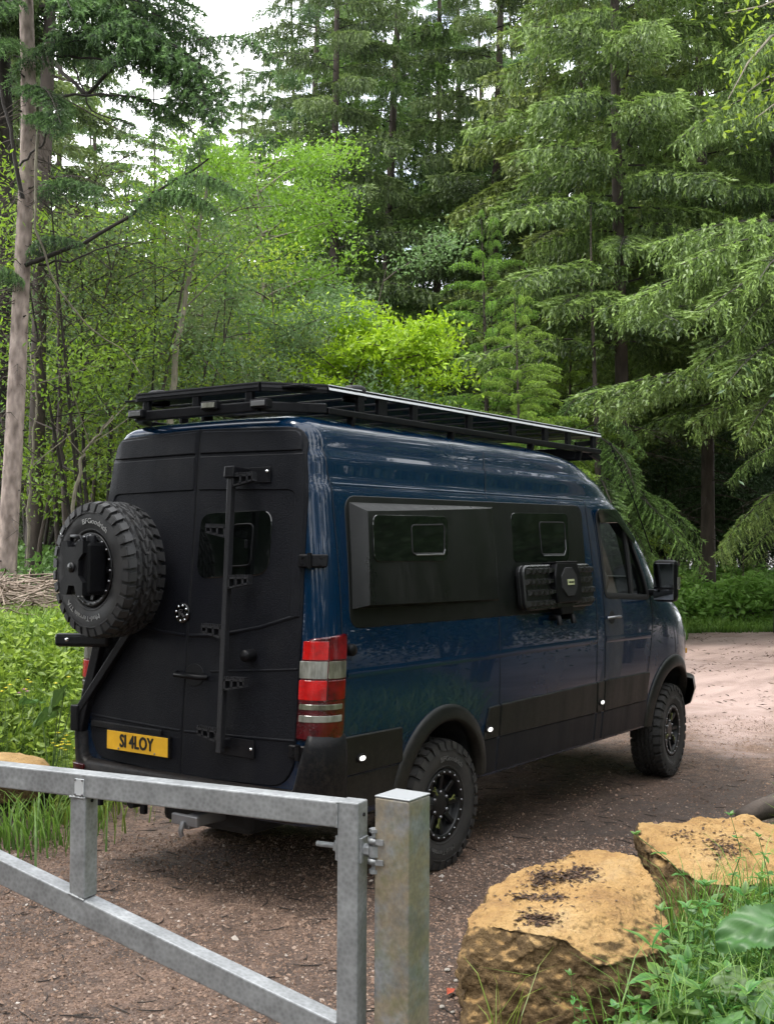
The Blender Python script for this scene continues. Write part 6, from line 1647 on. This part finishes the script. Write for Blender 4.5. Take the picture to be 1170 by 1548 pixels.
def rock(name, label, pts, seed, rough=.06, sub=6, cat='boulder', soft=.22, grow=1.0):
    """pts: world points of the corners; the hull is refined and broken up"""
    c = sum((Vector(p) for p in pts), Vector())/len(pts); base = Vector((c.x, c.y, min(p[2] for p in pts)))
    bm = bmesh.new()
    for p in pts: bm.verts.new(Vector(p)-base)
    bmesh.ops.convex_hull(bm, input=bm.verts)
    for v in [v for v in bm.verts if not v.link_faces]: bm.verts.remove(v)
    bmesh.ops.triangulate(bm, faces=bm.faces)
    for k in range(sub):
        long = [e for e in bm.edges if e.calc_length() > (.45/(1.75**k))]
        if long: bmesh.ops.subdivide_edges(bm, edges=long, cuts=1, use_grid_fill=False); bmesh.ops.triangulate(bm, faces=[f for f in bm.faces if len(f.verts) > 3])
        if k in (1, 2): bmesh.ops.smooth_vert(bm, verts=bm.verts, factor=soft, use_axis_x=True, use_axis_y=True, use_axis_z=True)
    bm.normal_update(); s = Vector((seed*7.3, seed*3.1, seed*1.7)); nn = {v: v.normal.copy() for v in bm.verts}; new = {}
    for v in bm.verts:
        p = v.co
        d = mnoise.fractal(p*2.2+s, .9, 2.1, 5)*.9+mnoise.ridged_multi_fractal(p*3.0+s, .8, 2.2, 4, 1.0, 2.0)*-.20+.18
        steep = 1-abs(nn[v].z); q = mnoise.fractal(p*9+s, .8, 2.1, 4)
        w = p+Vector((mnoise.noise(p*4+s), mnoise.noise(p*4+s*2), mnoise.noise(p*4+s*3)))*.07
        c1 = mnoise.voronoi(Vector((w.x, w.y, w.z*.75))*3.4+s)[0]; c2 = mnoise.voronoi(w*9+s)[0]; c3 = mnoise.voronoi(w*30+s)[0]
        chip = (c1[1]-c1[0])*.60+(c2[1]-c2[0])*.20*(.35+steep)+(c3[1]-c3[0])*.14*(.4+steep)
        fine = mnoise.fractal(p*34+s, .7, 2.1, 3)
        new[v] = p+nn[v]*rough*(d*.55+(chip-.35)*(.45+1.1*steep)+.12*q*(.5+steep)+.12*fine)
    for v, p in new.items(): v.co = Vector((p.x*grow, p.y*grow, p.z*(1+(grow-1)*.8)))
    for f in bm.faces: f.smooth = True
    for ed in bm.edges:
        if len(ed.link_faces) == 2 and ed.calc_face_angle(0) > R(48): ed.smooth = False
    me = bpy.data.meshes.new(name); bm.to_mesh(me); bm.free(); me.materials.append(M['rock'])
    o = link(bpy.data.objects.new(name, me)); o.location = base; tag(o, label, cat); return o
def A(px, py, d): return at(px, py, d)
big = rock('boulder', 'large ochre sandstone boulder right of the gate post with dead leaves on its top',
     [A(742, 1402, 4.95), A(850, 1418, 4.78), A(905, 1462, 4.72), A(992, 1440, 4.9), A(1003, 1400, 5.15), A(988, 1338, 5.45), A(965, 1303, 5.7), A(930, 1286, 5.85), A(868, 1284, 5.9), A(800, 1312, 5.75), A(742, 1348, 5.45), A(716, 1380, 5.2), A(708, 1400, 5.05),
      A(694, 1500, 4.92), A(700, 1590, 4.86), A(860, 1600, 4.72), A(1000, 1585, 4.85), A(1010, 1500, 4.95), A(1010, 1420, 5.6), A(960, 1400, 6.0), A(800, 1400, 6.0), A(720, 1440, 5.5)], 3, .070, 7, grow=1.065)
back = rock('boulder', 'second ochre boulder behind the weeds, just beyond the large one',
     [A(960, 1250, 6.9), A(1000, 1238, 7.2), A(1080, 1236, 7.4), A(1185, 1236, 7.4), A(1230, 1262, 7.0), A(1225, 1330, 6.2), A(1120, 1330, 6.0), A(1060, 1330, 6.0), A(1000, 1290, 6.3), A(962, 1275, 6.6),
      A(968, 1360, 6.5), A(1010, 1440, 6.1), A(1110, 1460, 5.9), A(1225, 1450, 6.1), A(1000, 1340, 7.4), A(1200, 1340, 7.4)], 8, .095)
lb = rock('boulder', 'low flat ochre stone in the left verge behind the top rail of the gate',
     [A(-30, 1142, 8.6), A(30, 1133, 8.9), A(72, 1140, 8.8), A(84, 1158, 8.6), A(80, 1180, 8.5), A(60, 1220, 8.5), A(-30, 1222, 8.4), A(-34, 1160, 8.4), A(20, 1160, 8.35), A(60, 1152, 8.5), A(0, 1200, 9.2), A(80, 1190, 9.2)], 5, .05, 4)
def log():
    P = np.array([A(1118, 1236, 8.2), A(1150, 1224, 8.3), A(1190, 1212, 8.45), A(1260, 1196, 8.7)]); c = P[0].copy()
    o = link(bpy.data.objects.new('log', wood_mesh('log', [(np.concatenate([[P[0]-.01*(P[1]-P[0])], P])-c, [.01, .055, .075, .09, .10])], M['bark'], 9))); o.location = c
    tag(o, 'fallen brown log end lying behind the second boulder at the right edge', 'log')
log()
def on_rock(o, g, regions, n, size, mat, nm):
    """litter lying on the top of a boulder"""
    from mathutils.bvhtree import BVHTree
    bm = bmesh.new(); bm.from_mesh(o.data); bv = BVHTree.FromBMesh(bm); bm.free(); P = []
    for (px, py, sx, sy, w) in regions:
        for i in range(int(n*w)):
            x, y = px+g.normal(0, sx), py+g.normal(0, sy); r = Vector(FW+RT*(x-585)/CAM_F-UP*(y-774)/CAM_F)
            h = bv.ray_cast(Vector(CAM_C)-o.location, r.normalized())
            if h[0] is not None and h[1].z > .35: P.append(np.array(h[0]+o.location)+np.array([0, 0, .002]))
    P = np.array(P); k = len(P); V, F, A_ = shapes_scatter(P, g, g.uniform(size*.5, size*1.4, k), 'flake', g.beta(1.6, 2.4, k)); stuff(nm, np_mesh(nm, V, F, M[mat], A_))
g3 = np.random.default_rng(303)
on_rock(big, g3, [(818, 1330, 10, 7, .28), (855, 1325, 24, 6, .5), (880, 1318, 12, 6, .2), (815, 1390, 14, 5, .3), (800, 1357, 14, 3, .12), (835, 1357, 12, 3, .12), (850, 1345, 50, 28, .12), (840, 1298, 12, 3, .08)], 800, .0145, 'litter', 'leaf_litter')
on_rock(back, g3, [(1090, 1283, 16, 10, .5), (1030, 1262, 12, 4, .12), (1100, 1260, 40, 14, .2)], 420, .017, 'litter', 'leaf_litter')
m = MB(); q = on_plane(680, 1500, 2, .02)
m.add([q+Vector(v) for v in ((-.040, -.010, .004), (-.01, -.024, .010), (.038, -.004, .006), (.005, .020, .014), (0, 0, .004))], [(0, 1, 4), (1, 2, 4), (2, 3, 4), (3, 0, 4)]); dlf = m.build('dead_leaf', simple('orange_red_leaf', (.34, .055, .022), .6))
tag(dlf, 'orange red dead leaf lying on the gravel left of the large boulder', 'leaf')
for i, (px, py, s) in enumerate(((676, 1466, .014), (690, 1482, .012), (668, 1522, .012), (684, 1530, .009))):
    q = on_plane(px, py, 2, .008); m = MB(); g = np.random.default_rng(400+i); bm = bmesh.new(); bmesh.ops.create_icosphere(bm, subdivisions=2, radius=s)
    for v in bm.verts: v.co = Vector((v.co.x*1.3, v.co.y, v.co.z*.6))*(1+.25*mnoise.noise(v.co*60+Vector((i, 0, 0))))
    me = bpy.data.meshes.new('pebble'); bm.to_mesh(me); bm.free(); me.materials.append(simple('pale_pebble', (.26, .235, .205), .8)); o = link(bpy.data.objects.new('pebble', me)); o.location = q
    tag(o, 'pale grey pebble on the gravel beside the foot of the large boulder', 'pebble', 'pale pebbles beside the large boulder')

# =================================================================== plants in the lower right corner
def leaf_mesh(name, L, W, mat, fold=.18, droop=.25, serr=0.0, heart=False, nu=9, nv=5, veins=False):
    vs = []; A_ = []
    for i in range(nu+1):
        u = i/nu; w = math.sin(PI*min(1, u**(.55 if heart else .8)))**(.75 if heart else .9)*W*.5
        if heart: w = W*.5*math.sqrt(max(0, 1-((u-.42)/.60)**2))*(1 if u > .04 else .75)
        for j in range(nv):
            v = (j/(nv-1))*2-1; ww = w*v*(1+serr*((i % 2)*2-1)*(abs(v) > .9)); x = L*u-(L*.12*abs(v) if heart and u < .2 else 0)
            z = -droop*L*u*u+fold*abs(v)*w+.04*W*math.sin(u*9+v*3)*(abs(v)); vs.append((x, ww, z)); ve = abs(math.sin(9*u-4.2*abs(v)))**3 if veins else 0; vs[-1] = (x, ww, z-.010*ve*(1 if veins else 0)+(.012*math.sin(6*u+5*v) if veins else 0)); A_.append((.35+.4*abs(v)+.2*u-.25*(j == nv//2)) if not veins else .40+.12*ve+.30*(j == nv//2)+.05*math.sin(17*u+9*v))
    F = [(i*nv+j, (i+1)*nv+j, (i+1)*nv+j+1, i*nv+j+1) for i in range(nu) for j in range(nv-1)]
    return np_mesh(name, np.array(vs), np.array(F), mat, np.clip(A_, 0, 1), True)
M['broad_leaf'] = foliage('broad_leaf', (.034, .085, .019), (.115, .215, .055), trans=.3, val=.3)
LM = dict(small=leaf_mesh('leaf', .055, .026, M['weed'], .2, .3, .08), mid=leaf_mesh('leaf', .095, .045, M['weed'], .22, .35, .10), broad=leaf_mesh('leaf', .26, .22, M['broad_leaf'], .12, .30, .05, True, 30, 17, True), lance=leaf_mesh('leaf', .15, .04, M['weed'], .2, .35, .04))
M['stem_green'] = simple('green_stem', (.10, .17, .045), .6)
def leaf_at(parent, me, p, az, el, s, roll=0.0):
    o = link(bpy.data.objects.new('leaf', me), parent); o.location = p
    o.rotation_euler = (Matrix.Rotation(az, 3, 'Z') @ Matrix.Rotation(-el, 3, 'Y') @ Matrix.Rotation(roll, 3, 'X')).to_euler(); o.scale = (s, s, s); return o
def weed(label, pts, r, kind, whorls, nper, s, seed, name='weed_plant', cat='plant', group=None, tops=True):
    """stem through the given picture points, leaves in whorls up it"""
    g = np.random.default_rng(seed); P = np.array([np.array(at(*p)) for p in pts]); c = P[0].copy(); P = P-c; t = np.linspace(0, 1, len(P)); u = np.linspace(0, 1, 12)
    Q = np.stack([np.interp(u, t, P[:, k]) for k in range(3)], -1)
    e = empty(name, c); tag(e, label, cat, group); link(bpy.data.objects.new('stem', wood_mesh('stem', [(Q, r*(1-.6*u))], M['stem_green'], 6)), e)
    for i in range(whorls):
        f = (i+1)/whorls; b = [float(np.interp(f, u, Q[:, k])) for k in range(3)]; a0 = g.uniform(0, 6.28)
        for k in range(nper):
            top = f > .97; leaf_at(e, LM[kind], b, a0+2*PI*k/nper+g.normal(0, .2), (.75 if top else .30)+g.normal(0, .2), s*(.75 if top else 1.0)*g.uniform(.75, 1.15), g.normal(0, .25))
    return e
weed('tall weed with a pink tinged top leaning left over the second boulder', [(1075, 1420, 5.2), (1052, 1345, 5.2), (1010, 1300, 5.2), (960, 1262, 5.2)], .004, 'small', 4, 4, .9, 1)
weed('upright weed with a small leafy crown standing before the middle of the second boulder', [(1110, 1430, 5.3), (1105, 1330, 5.3), (1120, 1290, 5.3), (1104, 1233, 5.3)], .0036, 'small', 5, 4, .75, 2)
weed('thin weed with pale top leaves near the right edge over the second boulder', [(1165, 1380, 5.2), (1160, 1320, 5.2), (1146, 1265, 5.2)], .0034, 'small', 4, 4, .9, 3)
weed('leafy weed whorled like a star right of the large boulder', [(1060, 1500, 4.8), (1062, 1420, 4.8), (1066, 1340, 4.8)], .004, 'mid', 5, 5, .8, 4)
weed('leafy weed with bright young leaves near the notch between the two boulders', [(1000, 1540, 4.7), (1003, 1450, 4.7), (998, 1378, 4.7)], .004, 'small', 5, 4, 1.1, 5)
weed('small weed topping out over the right shoulder of the large boulder', [(1040, 1560, 4.6), (1042, 1450, 4.6), (1038, 1372, 4.6)], .004, 'small', 5, 4, 1.15, 6)
weed('weed with broad pointed leaves in front of the right face of the large boulder', [(1000, 1600, 4.45), (1004, 1520, 4.45), (985, 1432, 4.45)], .0042, 'lance', 4, 3, 1.0, 7)
weed('lone seedling with four small leaves in front of the large boulder', [(872, 1600, 4.5), (868, 1530, 4.5), (862, 1475, 4.5)], .0026, 'small', 3, 4, .7, 8)
WEEDS = ['green weed with opposite leaves just left of the big heart shaped leaf, above it', 'leafy weed whose top stands over the middle of the big heart shaped leaf',
         'tall leafy weed topping out above the big heart shaped leaf near the right edge', 'broad leaved weed against the right face of the large boulder, halfway down', 'weed at the lower right foot of the large boulder, its top near the boulder corner',
         'leafy weed directly below the left end of the big heart shaped leaf', 'narrow leaved weed overlapping the big heart shaped leaf from below', 'leafy weed cut by the right edge of the view beside the big heart shaped leaf',
         'short weed at the bottom edge under the right half of the large boulder', 'short small leaved weed at the bottom edge before the middle of the large boulder front', 'weed at the bottom edge just right of the large boulder corner',
         'narrow leaved weed rising from the bottom edge left of the low broad leaves', 'large leafed weed rising from the bottom edge under the big heart shaped leaf', 'small leaved weed below the notch of the second boulder, behind the other weeds',
         'highest leafy weed at the right edge, in front of the second boulder', 'small leaved weed filling the gap between the two boulders', 'short seedling at the bottom edge left of all the other weeds']
for i, (px, py, d, k, w, n_, s) in enumerate(((1090, 1400, 4.9, 'mid', 6, 4, .85), (1125, 1355, 5.0, 'mid', 6, 4, .9), (1150, 1330, 5.1, 'mid', 6, 4, .9), (1040, 1455, 4.5, 'mid', 6, 4, .9), (1020, 1490, 4.4, 'mid', 5, 4, .9), (1100, 1470, 4.4, 'mid', 6, 4, .9), (1150, 1440, 4.5, 'lance', 6, 4, .8), (1168, 1395, 4.7, 'mid', 6, 4, .9),
                                              (960, 1515, 4.4, 'mid', 5, 4, .75), (930, 1525, 4.45, 'small', 4, 4, 1.1), (985, 1500, 4.35, 'mid', 5, 4, .9), (1060, 1500, 4.25, 'lance', 5, 4, .8), (1130, 1500, 4.2, 'mid', 5, 4, 1.0), (1080, 1370, 5.2, 'small', 6, 4, 1.2), (1180, 1350, 5.2, 'mid', 6, 4, 1.0), (1010, 1425, 4.85, 'small', 5, 4, 1.2), (880, 1530, 4.45, 'small', 4, 4, .9))):
    g_ = np.random.default_rng(600+i); dx = g_.uniform(-14, 14)
    weed(WEEDS[i], [(px+dx, 1640, d), (px+dx*.6, (py+1600)/2, d), (px, py, d)], .004, k, w, n_, s, 500+i, 'weed_plant', 'plant', 'weeds crowding the lower right corner')
def broad_plant(label, px, py, d, leaves, seed):
    g = np.random.default_rng(seed); b = np.array(at(px, py, d)); b[2] = hz(b[0], b[1]); e = empty('broad_leaved_plant', b); tag(e, label, 'plant'); paths = []
    for (lx, ly, ld, az, el, s, roll) in leaves:
        p = np.array(at(lx, ly, ld))-b; q = np.stack([p*np.array([t, t, 1])*np.array([1, 1, 0])+np.array([0, 0, p[2]*(t**.7)]) for t in np.linspace(0, 1, 6)]); paths.append((q, np.linspace(.006, .004, 6)))
        leaf_at(e, LM['broad'], p, az, el, s, roll)
    link(bpy.data.objects.new('stem', wood_mesh('stem', paths, M['stem_green'], 6)), e)
azr = math.atan2(RT[1], RT[0])
broad_plant('large butterbur like plant with a big sunlit heart shaped leaf at the right edge', 1130, 1560, 4.4,
            [(1178, 1398, 4.5, azr+3.05, -.10, .92, -.62), (1130, 1478, 4.35, azr+3.5, .0, .55, -.5), (1075, 1505, 4.2, azr+3.0, .1, .45, .5), (1150, 1500, 4.2, azr-1.7, -.1, .5, .2), (1175, 1480, 4.3, azr-2.3, .1, .5, .3)], 1)
broad_plant('low broad leaved plant with grey green leaves at the bottom right', 1060, 1600, 4.1,
            [(1060, 1530, 4.15, azr+2.6, .0, .6, .2), (1010, 1545, 4.15, azr+3.6, .0, .5, .2), (1100, 1535, 4.1, azr-1.5, .0, .6, 0), (960, 1545, 4.2, azr-1.9, .1, .42, .3)], 2)
broad_plant('pale broad leaf plant standing in the grass bank left of the number plate', 78, 1110, 8.9, [(98, 1045, 8.8, azr-2.2, -.5, .9, .9), (88, 1075, 8.8, azr-2.6, -.2, .8, .7), (60, 1060, 8.9, azr+2.5, .1, .7, .3), (110, 1062, 8.9, azr+.3, .1, .6, -.4)], 3)
def corner_grass():
    g = np.random.default_rng(700); P = []
    for i in range(4200):
        px = g.uniform(900, 1230); d = g.uniform(4.05, 6.0); l = (px-585)/CAM_F*d; x, y = xy(d, l)
        if px < 1010 and d > 4.6: continue
        if px < 1010+g.uniform(-40, 40) and g.random() < .75: continue
        if g.random() < .42: continue
        P.append((x, y, hz(x, y)))
    P = np.array(P); V, F, A_ = blades(P, g, .40, .0038, .5); stuff('corner_grass', np_mesh('corner_grass', V, F, M['grass'], A_))
    n_ = 4200; d = g.uniform(4.05, 5.6, n_); px = g.uniform(935, 1230, n_); k = (px > 1015) | (d < 4.5); d, px = d[k], px[k]; x, y = xy(d, (px-585)/CAM_F*d)
    P = np.stack([x, y, H(x, y)+g.uniform(.02, .36, len(x))*np.clip((px-900)/160, .2, 1)], -1); V, F, A_ = leaf_quads(P, g, .055, 1.2, g.uniform(0, .9, len(P))); stuff('corner_undergrowth', np_mesh('corner_undergrowth', V, F, M['weed'], A_))
corner_grass()
def tuft(label, px, py, d, n_, h, seed, spread=.05, w=.0042, cat='grass tuft'):
    g = np.random.default_rng(seed); b = np.array(at(px, py, d)); b[2] = hz(b[0], b[1]); P = g.normal(0, spread, (n_, 3))*np.array([1, 1, 0])
    V, F, A_ = blades(P, g, h, w, .5); o = link(bpy.data.objects.new('grass_tuft', np_mesh('grass_tuft', V, F, M['grass'], A_))); o.location = b; tag(o, label, cat)
tuft('tuft of long grass blades in front of the left face of the large boulder', 752, 1600, 4.55, 16, .36, 1, .045)
tuft('grass tuft drooping over the road edge below the left end of the gate rail', 40, 1262, 7.9, 260, .30, 2, .22, .006)
tuft('grass tuft beside the road left of the gate upright, under the van corner', 120, 1236, 8.5, 160, .22, 3, .20, .006)
# flowers on the bank
def flowers():
    g = np.random.default_rng(720); yl = simple('yellow_petals', (.72, .60, .03), .6); pk = simple('pink_clover', (.36, .16, .22), .7)
    spots = [(100, 1124, 8.7, 14, yl, 'cluster of yellow flowers beside the rear corner of the van', .055), (8, 1045, 9.2, 4, yl, 'few yellow flowers at the left edge of the grass bank', .05), (33, 1047, 9.2, 3, pk, 'pink clover head in the middle of the grass bank', .02), (60, 1030, 9.6, 5, yl, 'small yellow flowers high on the grass bank', .09)]
    for px, py, d, n_, mt, lab, sp in spots:
        b = np.array(at(px, py, d)); gz = hz(b[0], b[1]); top = max(b[2]-gz, .12); e = empty('wild_flower', (b[0], b[1], gz)); tag(e, lab, 'flower'); paths = []
        for i in range(n_):
            o = np.array([g.normal(0, sp), g.normal(0, sp), top+g.normal(0, .03)]); paths.append((np.stack([o*np.array([.6, .6, t]) if t < 1 else o for t in (0, .5, 1)]), [.003, .0025, .002]))
            m = MB(); nP = 6
            for k in range(nP):
                a = 2*PI*k/nP; a2 = a+.5; r_ = .018
                m.add([o, o+np.array([r_*math.cos(a), r_*math.sin(a), .006]), o+np.array([r_*1.1*math.cos(a+.26), r_*1.1*math.sin(a+.26), .004]), o+np.array([r_*math.cos(a2), r_*math.sin(a2), .006])], [(0, 1, 2, 3)])
            m.lathe([(0, .010), (.006, .007), (.007, 0)], 6, 'z', o); m.build('blossom', mt, e, recalc=False)
        link(bpy.data.objects.new('stem', wood_mesh('stem', paths, M['stem_green'], 4)), e)
flowers()
